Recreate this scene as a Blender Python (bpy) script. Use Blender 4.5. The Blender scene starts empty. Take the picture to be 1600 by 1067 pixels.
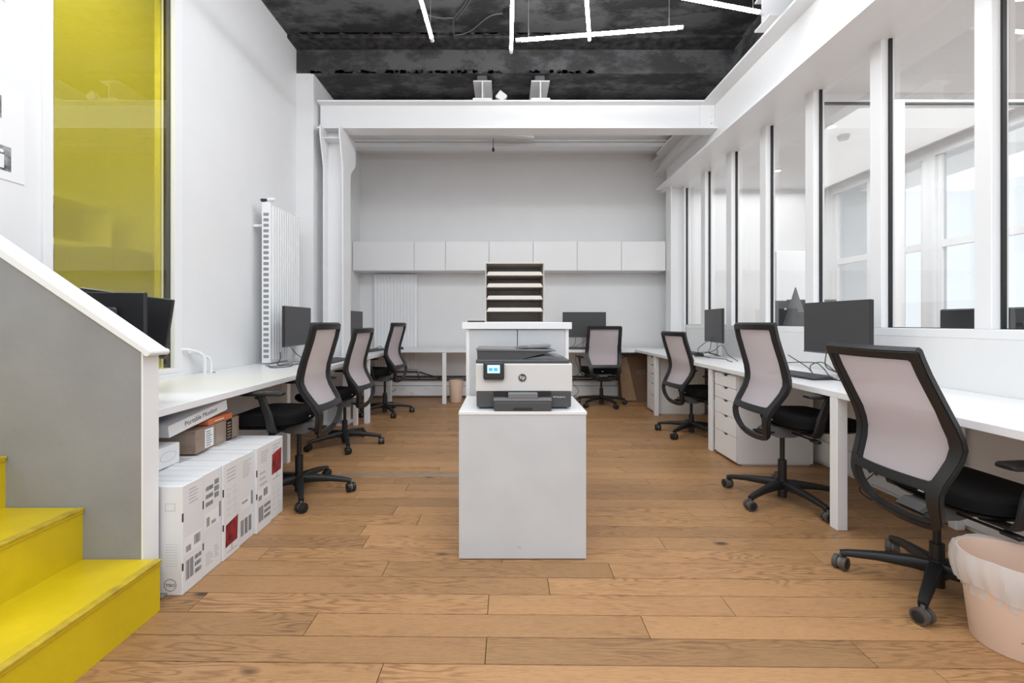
import bpy, bmesh, math, random
from mathutils import Vector, Matrix
R = random.Random(7)
C = bpy.context.scene.collection
S = bpy.context.scene
rad = math.radians

# ------------------------------------------------------------------ camera, world, lights, exposure
cd = bpy.data.cameras.new('camera'); cam = bpy.data.objects.new('camera', cd); C.objects.link(cam)
cam.location = (0, 0, 1.12); cam.rotation_euler = (rad(90), 0, 0)
cd.sensor_width = 36; cd.lens = 720/1600*36
cd.shift_x = 11/1600; cd.shift_y = -30.5/1600
cd.clip_start = 0.05
S.camera = cam
S.view_settings.view_transform = 'Standard'; S.view_settings.look = 'None'
S.view_settings.gamma = 1; S.view_settings.use_curve_mapping = False
S.view_settings.exposure = 0.33
w = bpy.data.worlds.new('sky'); S.world = w; w.use_nodes = True
bg = w.node_tree.nodes['Background']
bg.inputs[0].default_value = (0.90, 0.95, 1.0, 1); bg.inputs[1].default_value = 1.0

def area(name, loc, rot, sx, sy, power, col=(1, 1, 1)):
    l = bpy.data.lights.new(name, 'AREA'); l.shape = 'RECTANGLE'; l.size = sx; l.size_y = sy
    l.energy = power; l.color = col
    o = bpy.data.objects.new(name, l); C.objects.link(o); o.location = loc; o.rotation_euler = rot
    return o
# unseen fill lights, added to brighten the hall, office, side room and booth
area('hall_fill', (0.3, -0.9, 3.3), (rad(52), 0, 0), 4.2, 1.6, 45, (.92, .96, 1))
area('room_fill', (0.1, 1.75, 4.03), (0, 0, 0), 3.4, 2.6, 62, (.92, .96, 1))
area('side_room_fill', (3.9, 3.2, 3.05), (0, 0, 0), 1.4, 3.5, 50)
area('side_room_back_fill', (3.7, 5.8, 3.05), (0, 0, 0), 1.6, 2.0, 18)
area('booth_fill', (-3.4, 2.35, 3.42), (0, 0, 0), 1.6, .6, 85)

# ------------------------------------------------------------------ materials
def mat(name, col, rough=0.5, metal=0, bump=0, bscale=80, var=0, vscale=3, spec=0.5, emit=None, es=1, stretch=None):
    m = bpy.data.materials.new(name); m.use_nodes = True; nt = m.node_tree; n = nt.nodes; L = nt.links
    p = n['Principled BSDF']; c = (*col, 1)
    p.inputs['Base Color'].default_value = c; p.inputs['Roughness'].default_value = rough
    p.inputs['Metallic'].default_value = metal; p.inputs['Specular IOR Level'].default_value = spec
    tc = n.new('ShaderNodeTexCoord'); src = tc.outputs['Object']
    if stretch:
        mp = n.new('ShaderNodeMapping'); mp.inputs['Scale'].default_value = stretch; L.new(src, mp.inputs[0]); src = mp.outputs[0]
    if var:
        t = n.new('ShaderNodeTexNoise'); t.inputs['Scale'].default_value = vscale; t.inputs['Detail'].default_value = 6; L.new(src, t.inputs[0])
        r = n.new('ShaderNodeValToRGB'); r.color_ramp.elements[0].position = .3; r.color_ramp.elements[1].position = .7
        r.color_ramp.elements[0].color = (*[x*(1-var) for x in col], 1); r.color_ramp.elements[1].color = (*[min(1, x*(1+var)) for x in col], 1)
        L.new(t.outputs[0], r.inputs[0]); L.new(r.outputs[0], p.inputs['Base Color'])
    if bump:
        t = n.new('ShaderNodeTexNoise'); t.inputs['Scale'].default_value = bscale; t.inputs['Detail'].default_value = 4; L.new(src, t.inputs[0])
        b = n.new('ShaderNodeBump'); b.inputs['Strength'].default_value = bump; b.inputs['Distance'].default_value = .01
        L.new(t.outputs[0], b.inputs['Height']); L.new(b.outputs[0], p.inputs['Normal'])
    if emit:
        p.inputs['Emission Color'].default_value = (*emit, 1); p.inputs['Emission Strength'].default_value = es
    return m

def patchy(name, ca, cb_, sc):
    m = mat(name, ca, .5, bump=.8, bscale=9); nt = m.node_tree; n = nt.nodes; L = nt.links; p = n['Principled BSDF']
    tc = n.new('ShaderNodeTexCoord'); mp = n.new('ShaderNodeMapping'); mp.inputs['Scale'].default_value = (1, 1.8, 1.8); L.new(tc.outputs['Object'], mp.inputs[0])
    a = n.new('ShaderNodeTexNoise'); a.inputs['Scale'].default_value = sc; a.inputs['Detail'].default_value = 9; a.inputs['Roughness'].default_value = .68; L.new(mp.outputs[0], a.inputs[0])
    r = n.new('ShaderNodeValToRGB'); e = r.color_ramp.elements; e[0].position = .44; e[1].position = .56; e[0].color = (*cb_, 1); e[1].color = (*ca, 1)
    f = r.color_ramp.elements.new(.50); f.color = (*[x*.55 for x in ca], 1)
    L.new(a.outputs[0], r.inputs[0]); L.new(r.outputs[0], p.inputs['Base Color'])
    q = n.new('ShaderNodeMapRange'); q.inputs[1].default_value = .44; q.inputs[2].default_value = .56; q.inputs[3].default_value = .75; q.inputs[4].default_value = .4; L.new(a.outputs[0], q.inputs[0]); L.new(q.outputs[0], p.inputs['Roughness'])
    return m
WHITE = mat('white_wall_paint', (.80, .80, .805), .55, bump=.06, bscale=60, var=.015)
WHITE2 = mat('white_steel_paint', (.83, .83, .84), .35, bump=.03, bscale=30)
TRIMW = mat('white_frame_paint', (.84, .84, .85), .35)
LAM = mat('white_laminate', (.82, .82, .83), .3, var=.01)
LAMSH = mat('shaded_white_panel', (.57, .58, .595), .45, var=.04, vscale=5)  # white laminate greyed, the weak front light is put into the colour
GREYP = mat('grey_plaster', (.28, .28, .295), .7, bump=.12, bscale=25, var=.09, vscale=4)
YEL = mat('yellow_step_paint', (.66, .49, .006), .42, bump=.1, bscale=40, var=.10, vscale=5)
YELE = mat('worn_yellow_nosing', (.50, .36, .02), .45, bump=.2, bscale=50, var=.25, vscale=20)
BLK = mat('black_plastic', (.010, .010, .011), .45, bump=.05, bscale=200)
BLKF = mat('black_fabric', (.008, .008, .009), .95, bump=.3, bscale=400, spec=.2)
FRM = mat('charcoal_frame_plastic', (.013, .013, .014), .45, bump=.05, bscale=150)
GRYP = mat('grey_plastic', (.11, .11, .115), .5)
VENT = mat('mid_grey_slot', (.27, .27, .275), .6)
SILV = mat('silver_metal', (.55, .55, .56), .35, metal=.9)
SCR = mat('switched_off_screen', (.05, .05, .053), .42)
BEZ = mat('dark_bezel', (.02, .02, .022), .4)
PRW = mat('printer_white', (.66, .65, .64), .4)
PRD = mat('printer_dark_grey', (.065, .065, .068), .45, bump=.05, bscale=200)
PRM = mat('printer_mid_grey', (.17, .17, .18), .4)
TRAYG = mat('grey_brown_tray', (.52, .47, .43), .6, var=.12, vscale=20, stretch=(1, 1, 12))
TRAYL = mat('cream_paper_lip', (.72, .69, .64), .6)
CART = mat('brown_cardboard', (.36, .22, .13), .8, bump=.15, bscale=90, var=.08, vscale=8)
CARTD = mat('grey_brown_cardboard', (.30, .215, .16), .55, bump=.15, bscale=60, var=.15, vscale=14)
BOXW = mat('white_printed_carton', (.76, .76, .775), .6, bump=.04, bscale=60, var=.02)
INK = mat('grey_ink', (.22, .22, .225), .7)
INKL = mat('pale_ink', (.50, .50, .51), .7)
LABEL = mat('label_paper', (.84, .84, .85), .5)
ORA = mat('orange_carton', (.62, .17, .07), .6)
BLUE = mat('blue_cover', (.02, .07, .2), .5)
REDP = mat('red_nebula_print', (.28, .012, .03), .35, var=.95, vscale=22, stretch=(1, 2.2, .8))
PINKB = mat('pinkish_beige_plastic', (.80, .60, .48), .5)
BAG = None
METS = mat('steel_strip', (.30, .28, .26), .4, metal=.4)
PIPE = mat('dark_red_brown_pipe', (.06, .035, .03), .5)
SPOT = mat('spot_lens', (1, 1, 1), .5, emit=(1, 1, 1), es=6)
LED = mat('led_tube_glow', (1, 1, 1), .5, emit=(.94, .97, 1), es=44)
BLKG = mat('black_gasket', (.01, .01, .01), .5)
DCEIL = patchy('black_painted_rough_ceiling', (.095, .095, .098), (.02, .02, .021), 1.5)
DBEAM = patchy('grey_black_painted_beam', (.105, .105, .108), (.035, .035, .036), 1.9)
DPATCH = mat('flaked_dark_plaster', (.035, .035, .036), .7, bump=1, bscale=30, var=.9, vscale=14)
OCH = mat('booth_wainscot', (.52, .46, .10), .6)
BOOTH = mat('booth_wall', (.70, .70, .60), .6)
SOFA = mat('grey_felt', (.06, .06, .06), .9)
WOODS = mat('brown_shelf', (.30, .17, .09), .6, var=.2)
PHOTO = mat('grey_photo_print', (.25, .25, .25), .4, var=.9, vscale=25)
SCRB = mat('lit_touchscreen', (.1, .2, .4), .3, emit=(.62, .85, 1), es=.9)
ICO = mat('screen_icon', (.05, .3, .5), .3, emit=(.03, .28, .55), es=.9)
CONE = mat('dark_grey_cone', (.10, .10, .105), .6)

def glass(name, tint=(1, 1, 1), gloss=(1, 1, 1), extra=0.0, ior=1.45):
    m = bpy.data.materials.new(name); m.use_nodes = True; nt = m.node_tree; n = nt.nodes; L = nt.links
    n.remove(n['Principled BSDF']); out = n['Material Output']
    t = n.new('ShaderNodeBsdfTransparent'); t.inputs[0].default_value = (*tint, 1)
    g = n.new('ShaderNodeBsdfGlossy'); g.inputs['Roughness'].default_value = 0.0; g.inputs[0].default_value = (*gloss, 1)
    f = n.new('ShaderNodeLayerWeight'); f.inputs[0].default_value = .5   # Schlick reflectance, the same from either side of the pane
    w_ = n.new('ShaderNodeMath'); w_.operation = 'POWER'; w_.inputs[1].default_value = 5; L.new(f.outputs['Facing'], w_.inputs[0])
    a = n.new('ShaderNodeMath'); a.operation = 'MULTIPLY_ADD'; a.use_clamp = True; a.inputs[1].default_value = .9; a.inputs[2].default_value = extra; L.new(w_.outputs[0], a.inputs[0])
    x = n.new('ShaderNodeMixShader'); L.new(a.outputs[0], x.inputs[0]); L.new(t.outputs[0], x.inputs[1]); L.new(g.outputs[0], x.inputs[2])
    L.new(x.outputs[0], out.inputs[0]); return m
GLASS = glass('clear_glass', (.98, .985, .985), extra=.05)
YGLASS = glass('tall_window_glass', (.98, .985, .98), extra=.045)

def translucent(name, tint, dif, f, trans=0.0):
    m = bpy.data.materials.new(name); m.use_nodes = True; nt = m.node_tree; n = nt.nodes; L = nt.links
    n.remove(n['Principled BSDF']); out = n['Material Output']
    t = n.new('ShaderNodeBsdfTransparent'); t.inputs[0].default_value = (*tint, 1)
    d = n.new('ShaderNodeBsdfDiffuse'); d.inputs[0].default_value = (*dif, 1)
    e = n.new('ShaderNodeBsdfTranslucent'); e.inputs[0].default_value = (*dif, 1)
    y = n.new('ShaderNodeMixShader'); y.inputs[0].default_value = trans; L.new(d.outputs[0], y.inputs[1]); L.new(e.outputs[0], y.inputs[2])
    x = n.new('ShaderNodeMixShader'); x.inputs[0].default_value = f; L.new(t.outputs[0], x.inputs[1]); L.new(y.outputs[0], x.inputs[2])
    L.new(x.outputs[0], out.inputs[0]); return m
YFILM = translucent('yellow_film', (.72, .67, .20), (.50, .455, .10), .42, .45)
MESHF = translucent('lilac_grey_mesh_fabric', (.9, .9, .9), (.60, .535, .56), .93, .25)
BAGM = translucent('thin_white_bag', (1, 1, 1), (.90, .88, .87), .62, .35)

def wood():
    m = bpy.data.materials.new('oak_floorboards'); m.use_nodes = True; nt = m.node_tree; n = nt.nodes; L = nt.links
    p = n['Principled BSDF']; p.inputs['Roughness'].default_value = .42; p.inputs['Specular IOR Level'].default_value = .4
    tc = n.new('ShaderNodeTexCoord'); oi = n.new('ShaderNodeObjectInfo')
    mu = n.new('ShaderNodeVectorMath'); mu.operation = 'SCALE'; mu.inputs[0].default_value = (37, 19, 11); L.new(oi.outputs['Random'], mu.inputs['Scale'])
    ad = n.new('ShaderNodeVectorMath'); ad.operation = 'ADD'; L.new(tc.outputs['Object'], ad.inputs[0]); L.new(mu.outputs[0], ad.inputs[1])
    def noise(scale, s, det=3, dist=0):
        mp = n.new('ShaderNodeMapping'); mp.inputs['Scale'].default_value = s; L.new(ad.outputs[0], mp.inputs[0])
        t = n.new('ShaderNodeTexNoise'); t.inputs['Scale'].default_value = scale; t.inputs['Detail'].default_value = det; t.inputs['Distortion'].default_value = dist
        L.new(mp.outputs[0], t.inputs[0]); return t.outputs[0]
    def math_(op, a, b=None, clamp=False):
        q = n.new('ShaderNodeMath'); q.operation = op; q.use_clamp = clamp
        for i, v in ((0, a), (1, b)):
            if v is None: continue
            if isinstance(v, (int, float)): q.inputs[i].default_value = v
            else: L.new(v, q.inputs[i])
        return q.outputs[0]
    n1 = noise(1.3, (1.0, 8.0, 1), 2.5, .15)
    rings = math_('SINE', math_('MULTIPLY', n1, 115))
    rings = math_('POWER', math_('ADD', math_('MULTIPLY', rings, .5), .5), 2.5)
    fine = noise(9, (1.5, 45, 1), 5)
    fine = math_('SUBTRACT', fine, .45, True)
    msk = noise(1.1, (1, 3, 1), 2); msk = math_('MULTIPLY', math_('SUBTRACT', msk, .40, True), 4.5, True)
    fine2 = math_('MULTIPLY', math_('SUBTRACT', noise(26, (1.2, 30, 1), 4), .50, True), 2.6, True)
    k = math_('MULTIPLY', rings, msk); k = math_('MULTIPLY', k, .62)
    k = math_('ADD', k, math_('MULTIPLY', fine, 1.3), True)
    k = math_('ADD', k, fine2, True)
    k = math_('MULTIPLY', k, .85)
    big = noise(.9, (1, 2, 1), 3)
    # knots
    mp = n.new('ShaderNodeMapping'); mp.inputs['Scale'].default_value = (1.5, 3.0, .01); L.new(ad.outputs[0], mp.inputs[0])
    vo = n.new('ShaderNodeTexVoronoi'); vo.inputs['Scale'].default_value = 1.3; L.new(mp.outputs[0], vo.inputs[0])
    kn = math_('MULTIPLY', math_('SUBTRACT', .10, math_('ADD', vo.outputs['Distance'], math_('MULTIPLY', fine, .12)), True), 17, True)
    r1 = n.new('ShaderNodeMixRGB'); r1.inputs[1].default_value = (.455, .232, .082, 1); r1.inputs[2].default_value = (.14, .056, .017, 1); L.new(k, r1.inputs[0])
    r2 = n.new('ShaderNodeMixRGB'); r2.inputs[2].default_value = (.07, .035, .018, 1); L.new(r1.outputs[0], r2.inputs[1]); L.new(kn, r2.inputs[0])
    hs = n.new('ShaderNodeHueSaturation'); L.new(r2.outputs[0], hs.inputs['Color'])
    v = math_('ADD', math_('MULTIPLY', oi.outputs['Random'], .30), math_('ADD', math_('MULTIPLY', big, .35), .66)); L.new(v, hs.inputs['Value'])
    hs.inputs['Saturation'].default_value = .92
    L.new(hs.outputs[0], p.inputs['Base Color'])
    b = n.new('ShaderNodeBump'); b.inputs['Strength'].default_value = .12; b.inputs['Distance'].default_value = .004; b.invert = True
    L.new(k, b.inputs['Height']); L.new(b.outputs[0], p.inputs['Normal'])
    return m
OAK = wood()
GAP = mat('dark_joint', (.05, .03, .02), .9)

# ------------------------------------------------------------------ mesh helpers
class MB:
    def __init__(s): s.bm = bmesh.new()
    def box(s, x0, x1, y0, y1, z0, z1, bev=0, rot=None, seg=1):
        x0, x1 = sorted((x0, x1)); y0, y1 = sorted((y0, y1)); z0, z1 = sorted((z0, z1))
        b = bmesh.new(); bmesh.ops.create_cube(b, size=1)
        bmesh.ops.scale(b, vec=(x1-x0, y1-y0, z1-z0), verts=b.verts)
        if bev: bmesh.ops.bevel(b, geom=b.edges[:], offset=bev, segments=seg, affect='EDGES', profile=.5)
        c = Vector(((x0+x1)/2, (y0+y1)/2, (z0+z1)/2))
        if rot is not None: bmesh.ops.transform(b, matrix=rot, verts=b.verts)
        bmesh.ops.translate(b, vec=c, verts=b.verts)
        s.merge(b); return s
    def merge(s, b):
        vm = {v: s.bm.verts.new(v.co) for v in b.verts}
        for f in b.faces:
            try: s.bm.faces.new([vm[v] for v in f.verts])
            except ValueError: pass
        b.free()
    def cyl(s, p0, p1, r0, r1=None, n=16, cap=True):
        r1 = r0 if r1 is None else r1
        p0 = Vector(p0); p1 = Vector(p1); d = (p1-p0).normalized()
        a = d.orthogonal().normalized(); c = d.cross(a)
        q = [[s.bm.verts.new(p + (a*math.cos(t)+c*math.sin(t))*r) for t in [2*math.pi*i/n for i in range(n)]] for p, r in ((p0, r0), (p1, r1))]
        for i in range(n): s.bm.faces.new((q[0][i], q[0][(i+1) % n], q[1][(i+1) % n], q[1][i]))
        if cap: s.bm.faces.new(q[0][::-1]); s.bm.faces.new(q[1])
        return s
    def tube(s, pts, r, n=8, sub=5):
        P = [Vector(p) for p in pts]; out = []
        if sub > 1 and len(P) > 2:
            E = [P[0]*2-P[1]] + P + [P[-1]*2-P[-2]]
            for i in range(1, len(E)-2):
                for k in range(sub):
                    t = k/sub; a, b, c, d = E[i-1:i+3]
                    out.append(.5*((2*b)+(c-a)*t+(2*a-5*b+4*c-d)*t*t+(3*b-a-3*c+d)*t**3))
            out.append(P[-1]); P = out
        s.sweep([(p, None, r*2, r*2) for p in P], n=n, round_=True); return s
    def sweep(s, path, n=12, round_=False, ex=3.5, closed=False):
        # path of (point, width direction, width, thickness)
        pts = [Vector(p[0]) for p in path]; N = len(pts); rings = []; prev = None
        for i in range(N):
            if closed: t = pts[(i+1) % N]-pts[i-1]
            else: t = pts[min(i+1, N-1)]-pts[max(i-1, 0)]
            t = t.normalized() if t.length > 1e-9 else Vector((0, 0, 1))
            wd = path[i][1]
            if wd is None: wd = prev if prev is not None else t.orthogonal()
            wd = Vector(wd); wd = (wd - t*wd.dot(t)); wd = wd.normalized() if wd.length > 1e-6 else t.orthogonal().normalized()
            prev = wd; td = t.cross(wd); ww, th = path[i][2]/2, path[i][3]/2; e = 2 if round_ else ex
            ring = []
            for k in range(n):
                a = 2*math.pi*(k+.5)/n; ca, sa = math.cos(a), math.sin(a)
                x = math.copysign(abs(ca)**(2/e), ca)*ww; y = math.copysign(abs(sa)**(2/e), sa)*th
                ring.append(s.bm.verts.new(pts[i]+wd*x+td*y))
            rings.append(ring)
        for i in range(N if closed else N-1):
            a, b = rings[i], rings[(i+1) % N]
            for k in range(n): s.bm.faces.new((a[k], a[(k+1) % n], b[(k+1) % n], b[k]))
        if not closed: s.bm.faces.new(rings[0][::-1]); s.bm.faces.new(rings[-1])
        return s
    def prism(s, poly, axis, a, b):
        # poly = 2D points in the two other axes (order x,y,z without axis)
        def v(p, t):
            q = list(p); q.insert(axis, t); return s.bm.verts.new(q)
        A = [v(p, a) for p in poly]; B = [v(p, b) for p in poly]; n = len(poly)
        s.bm.faces.new(A[::-1]); s.bm.faces.new(B)
        for i in range(n): s.bm.faces.new((A[i], A[(i+1) % n], B[(i+1) % n], B[i]))
        return s
    def layers(s, outs, cap=True):
        rings = [[s.bm.verts.new(p) for p in o] for o in outs]; n = len(rings[0])
        for a, b in zip(rings, rings[1:]):
            for k in range(n): s.bm.faces.new((a[k], a[(k+1) % n], b[(k+1) % n], b[k]))
        if cap: s.bm.faces.new(rings[0][::-1]); s.bm.faces.new(rings[-1])
        return s
    def ibeam(s, axis, a, b, c0, c1, z0, z1, tf=.02, tw=.014):
        """I section along axis (0=x,1=y); c0,c1 flange limits in the other horizontal axis"""
        m = (c0+c1)/2
        for (p0, p1, q0, q1) in ((c0, c1, z0, z0+tf), (c0, c1, z1-tf, z1), (m-tw/2, m+tw/2, z0+tf, z1-tf)):
            if axis == 0: s.box(a, b, p0, p1, q0, q1)
            else: s.box(p0, p1, a, b, q0, q1)
        return s
    def build(s, name, m, parent=None, smooth=False, world=True, loc=None):
        bm = s.bm; off = Vector((0, 0, 0))
        if loc is not None: off = Vector(loc)
        elif parent is not None and world: off = parent.matrix_world_loc if hasattr(parent, 'matrix_world_loc') else Vector(ORG.get(parent.name, (0, 0, 0)))
        if off.length: bmesh.ops.translate(bm, vec=-off, verts=bm.verts)
        bmesh.ops.recalc_face_normals(bm, faces=bm.faces)
        me = bpy.data.meshes.new(name); bm.to_mesh(me); bm.free(); me.materials.append(m)
        if smooth:
            for p in me.polygons: p.use_smooth = True
            try: me.set_sharp_from_angle(angle=rad(38))
            except Exception: pass
        o = bpy.data.objects.new(name, me); C.objects.link(o)
        if parent is not None:
            o.parent = parent
            if loc is not None: o.location = off - Vector(ORG.get(parent.name, (0, 0, 0))); ORG[o.name] = tuple(off)
            else: ORG[o.name] = ORG.get(parent.name, (0, 0, 0)) if world else (0, 0, 0)
        elif loc is not None: o.location = off; ORG[o.name] = tuple(off)
        return o
ORG = {}
def thing(name, label, cat, loc=(0, 0, 0), rotz=0, group=None, local=False):
    o = bpy.data.objects.new(name, None); C.objects.link(o); o.empty_display_size = .1
    o.location = loc; o.rotation_euler = (0, 0, rotz); o['label'] = label; o['category'] = cat
    if group: o['group'] = group
    ORG[o.name] = (0, 0, 0) if (rotz or local) else tuple(loc)
    return o
def tag(o, label, cat, group=None):
    o['label'] = label; o['category'] = cat
    if group: o['group'] = group
    return o
def struct(o, label=None, cat=None):
    o['kind'] = 'structure'
    if label: o['label'] = label
    if cat: o['category'] = cat
    return o
def text_mesh(txt, size, ext=.0008, bold=False):
    cu = bpy.data.curves.new('t', 'FONT'); cu.body = txt; cu.size = size; cu.extrude = ext; cu.align_x = 'CENTER'; cu.align_y = 'CENTER'
    if bold: cu.offset = size*.02
    o = bpy.data.objects.new('t', cu); C.objects.link(o)
    dg = bpy.context.evaluated_depsgraph_get()
    me = bpy.data.meshes.new_from_object(o.evaluated_get(dg)); bpy.data.objects.remove(o); bpy.data.curves.remove(cu)
    return me
def text(parent, txt, size, loc, rot, m, name='lettering', bold=False, sx=1):
    me = text_mesh(txt, size, bold=bold); me.name = name; me.materials.clear(); me.materials.append(m)
    o = bpy.data.objects.new(name, me); C.objects.link(o); o.parent = parent
    o.location = Vector(loc)-Vector(ORG.get(parent.name, (0, 0, 0))); o.rotation_euler = rot; o.scale = (sx, 1, 1)
    return o

# ================================================================== SETTING
XL, XR = -2.25, 2.50
YB = 6.90
# ---- floor with individual boards
fl = MB(); fl.box(XL-.6, XR, .9, YB, -.12, -.013)
floor = struct(fl.build('floor', GAP), 'oak plank floor running from side to side of the office')
def floor_part(x0, x1, y0, y1, nm):
    return MB().box(x0, x1, y0, y1, -.012, 0).build(nm, OAK, floor, loc=((x0+x1)/2, (y0+y1)/2, 0))
rot = .0125
y = .93; row = 0
while y < YB+.05:
    x = -2.32 - R.random()*1.2
    while x < XR:
        Ln = R.choice([.95, 1.25, 1.5, 1.75])*R.uniform(.9, 1.1)
        a, b = max(x, -2.32), min(x+Ln, XR)
        if b-a > .06:
            o = MB().box(-(b-a)/2+.0012, (b-a)/2-.0012, -.0625, .0625, -.012, 0, .0005).build('plank', OAK, floor)
            xm = (a+b)/2; o.location = (xm, y-xm*rot, R.uniform(-.0006, .0)); o.rotation_euler = (0, 0, -rot)
        x += Ln
    y += .1285; row += 1
b = MB().box(-6.0, 6.5, -6.0, .87, -.1, -.001).box(XR+.15, 6.5, .87, 8, -.1, -.001).box(-6.0, -2.85, .87, 8, -.1, -.001)
struct(b.build('floor', OAK), 'plain continuation of the wooden floor outside the office bay')
tag(MB().box(-1.42, -.215, 3.345, 3.375, -.002, .005, .002).build('threshold_strip', METS, loc=(-.8, 3.36, 0)),
    'flat metal joint strip across the oak floor left of the printer cabinet', 'floor strip')

# ---- left wall (with window opening), pilaster, back walls
wl = MB()
wl.box(XL-.15, XL, 1.88, 2.235, 0, 4.09).box(XL-.15, XL, 3.155, 4.97, 0, 4.09)
wl.box(XL-.15, XL, 2.235, 3.155, 0, .775).box(XL-.15, XL, 2.235, 3.155, 3.45, 4.09)
struct(wl.build('wall_left', WHITE), 'tall white wall on the left')
struct(MB().box(-2.6, -2.065, 4.97, 5.62, 0, 3.80).build('wall_left_pier', WHITE), 'white masonry pier where the left wall steps in')
struct(MB().box(-2.6, -2.17, 5.62, YB, 0, 3.9).build('wall_left_back', WHITE), 'short left wall at the rear bay')
struct(MB().box(-2.6, 2.75, YB, YB+.15, 0, 4.1).build('wall_back', WHITE), 'rear wall')
# right wall under glazing
struct(MB().box(XR, XR+.14, .6, 6.56, 0, 1.03).build('wall_right', WHITE), 'white dado wall below the glazing on the right')
struct(MB().box(XR-.02, XR+.14, 5.20, YB, 3.0, 3.9).build('wall_right_upper_back', WHITE), 'white wall at the far right corner')
struct(MB().box(XR-.02, XR+.14, 6.57, YB, 0, 3.0).build('wall_right_back', WHITE))
# stepping plinth at foot of right wall (white trunking)
struct(MB().box(XR-.035, XR, 1.0, 6.5, .03, .19, .004).build('baseboard_right', TRIMW), 'white cable trunking along the foot of the right wall')
struct(MB().box(XL, XL+.03, 1.9, 4.95, 0, .10, .004).build('baseboard_left', TRIMW))
struct(MB().box(-2.17, 2.28, 6.80, 6.9, .03, .17, .004).box(-2.17, 2.28, 6.84, 6.9, .175, .235, .004).build('baseboard_back', TRIMW), 'two-tier white trunking along the foot of the rear wall')

# ---- ceilings
c = MB(); c.box(-3.0, 2.56, -1.5, 4.76, 4.09, 4.25)
ceil = struct(c.build('ceiling', DCEIL), 'rough black-painted ceiling')
struct(MB().box(-3.0, 2.56, 4.76, 4.99, 4.055, 4.25).build('ceiling_step', DPATCH))
cbeam = struct(MB().box(-2.27, 2.56, 4.97, YB, 3.80, 4.25).build('ceiling_beam', DBEAM), 'deep black-painted concrete downstand beam')
struct(MB().box(2.46, 2.56, -1.5, 4.97, 3.52, 4.09).build('wall_right_upper', DBEAM), 'black-painted upper wall above the steel beam')
struct(MB().box(-2.17, 2.48, 5.5, YB, 3.63, 3.70).build('ceiling_back', WHITE), 'low white ceiling over the rear bay')
# flaking ridges of plaster on the ceiling edges, real relief
fk = MB()
for i in range(260):
    x = R.uniform(-2.1, 1.0); k = R.random()
    if k < .55: fk.box(x-.01-R.random()*.03, x+.02, 4.962, 4.972, 3.80+R.uniform(-.006, .004), 3.81+R.uniform(0, .03), rot=Matrix.Rotation(R.uniform(-.3, .3), 3, 'Y'))
    else: fk.box(x-.01-R.random()*.04, x+.03, 4.73, 4.77, 4.083+R.uniform(-.012, 0), 4.10, rot=Matrix.Rotation(R.uniform(-.2, .2), 3, 'Y'))
o = fk.build('flaking_plaster', DPATCH, cbeam); o['kind'] = 'stuff'
# wires over the ceiling
wr = MB()
wr.tube([(-.18, 3.9, 4.07), (-.38, 4.3, 4.075), (-.50, 4.5, 4.07), (-.52, 4.74, 4.05)], .006)
wr.tube([(-.15, 3.9, 4.07), (-.35, 4.3, 4.075), (-.48, 4.5, 4.07)], .006)
wr.tube([(-.52, 4.72, 4.05), (-.35, 4.66, 4.06), (-.15, 4.45, 4.07), (.02, 4.4, 4.07)], .006)
wr.tube([(-.78, 4.42, 4.07), (-.62, 4.46, 4.06), (-.50, 4.47, 4.07)], .006)
wr.build('ceiling_wire', GRYP, ceil)
for px, py in ((-.80, 4.42), (.03, 4.40)):
    MB().cyl((px, py, 4.05), (px, py, 4.09), .05).build('junction_box', FRM, ceil)

# ---- steel structure
st = MB(); st.ibeam(0, -2.03, 2.31, 4.98, 5.17, 3.215, 3.52, .018, .014)
cb = tag(st.build('cross_beam', WHITE2, loc=(0, 5.07, 3.215)), 'white steel I-beam spanning the room at the rear bay', 'beam')
# end connection
MB().box(2.14, 2.30, 5.05, 5.062, 3.24, 3.5).build('end_plate', WHITE2, cb)
bo = MB()
for z in (3.30, 3.37, 3.44): bo.cyl((2.265, 5.05, z), (2.265, 5.035, z), .012, n=6)
bo.build('bolt', WHITE2, cb)
ms = MB(); ms.ibeam(1, -.8, 6.56, 2.155, 2.465, 2.995, 3.52, .022, .016)
mb = tag(ms.build('main_beam', WHITE2, loc=(2.31, 3, 2.995)), 'deep white steel I-beam running above the glazing on the right', 'beam')
hl = MB()
for (yy, zz) in ((2.62, 3.37), (2.62, 3.30), (2.62, 3.23), (2.53, 3.375), (2.53, 3.305), (2.53, 3.235), (2.36, 3.33), (2.36, 3.26), (2.28, 3.29)):
    hl.cyl((2.3005, yy, zz), (2.303, yy, zz), .009, n=12)
hl.build('bolt_hole', BLKG, mb)
struct(MB().box(2.44, 2.62, .6, 6.56, 2.998, 3.06).build('trim_1', TRIMW), 'white soffit between the steel beam and the glazing')
# rear-bay beam
tag(MB().ibeam(0, -2.17, 2.45, 6.36, 6.52, 3.54, 3.63, .012, .012).build('rear_beam', WHITE2, loc=(0, 6.44, 3.54)), 'slim white steel beam close under the rear bay ceiling', 'beam')
tag(MB().box(-.2, .4, 6.12, 6.18, 3.60, 3.629, rot=Matrix.Rotation(.30, 3, 'Z')).build('diagonal_brace', WHITE2, loc=(.1, 6.15, 3.6)), 'white diagonal flat steel brace behind the cross beam', 'brace')
tag(MB().cyl((-.16, 6.30, 3.63), (-.16, 6.30, 3.50), .004).cyl((-.16, 6.30, 3.50), (-.16, 6.30, 3.455), .012, .018).build('hanging_hook', BLK, loc=(-.16, 6.3, 3.45)), 'small black hook hanging from the rear bay ceiling', 'hook')
tag(MB().ibeam(1, 5.18, 6.9, 2.20, 2.44, 3.30, 3.52, .014, .012).build('rear_side_beam', WHITE2, loc=(2.3, 6, 3.3)), 'white steel beam running to the rear wall in the right corner', 'beam')
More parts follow.
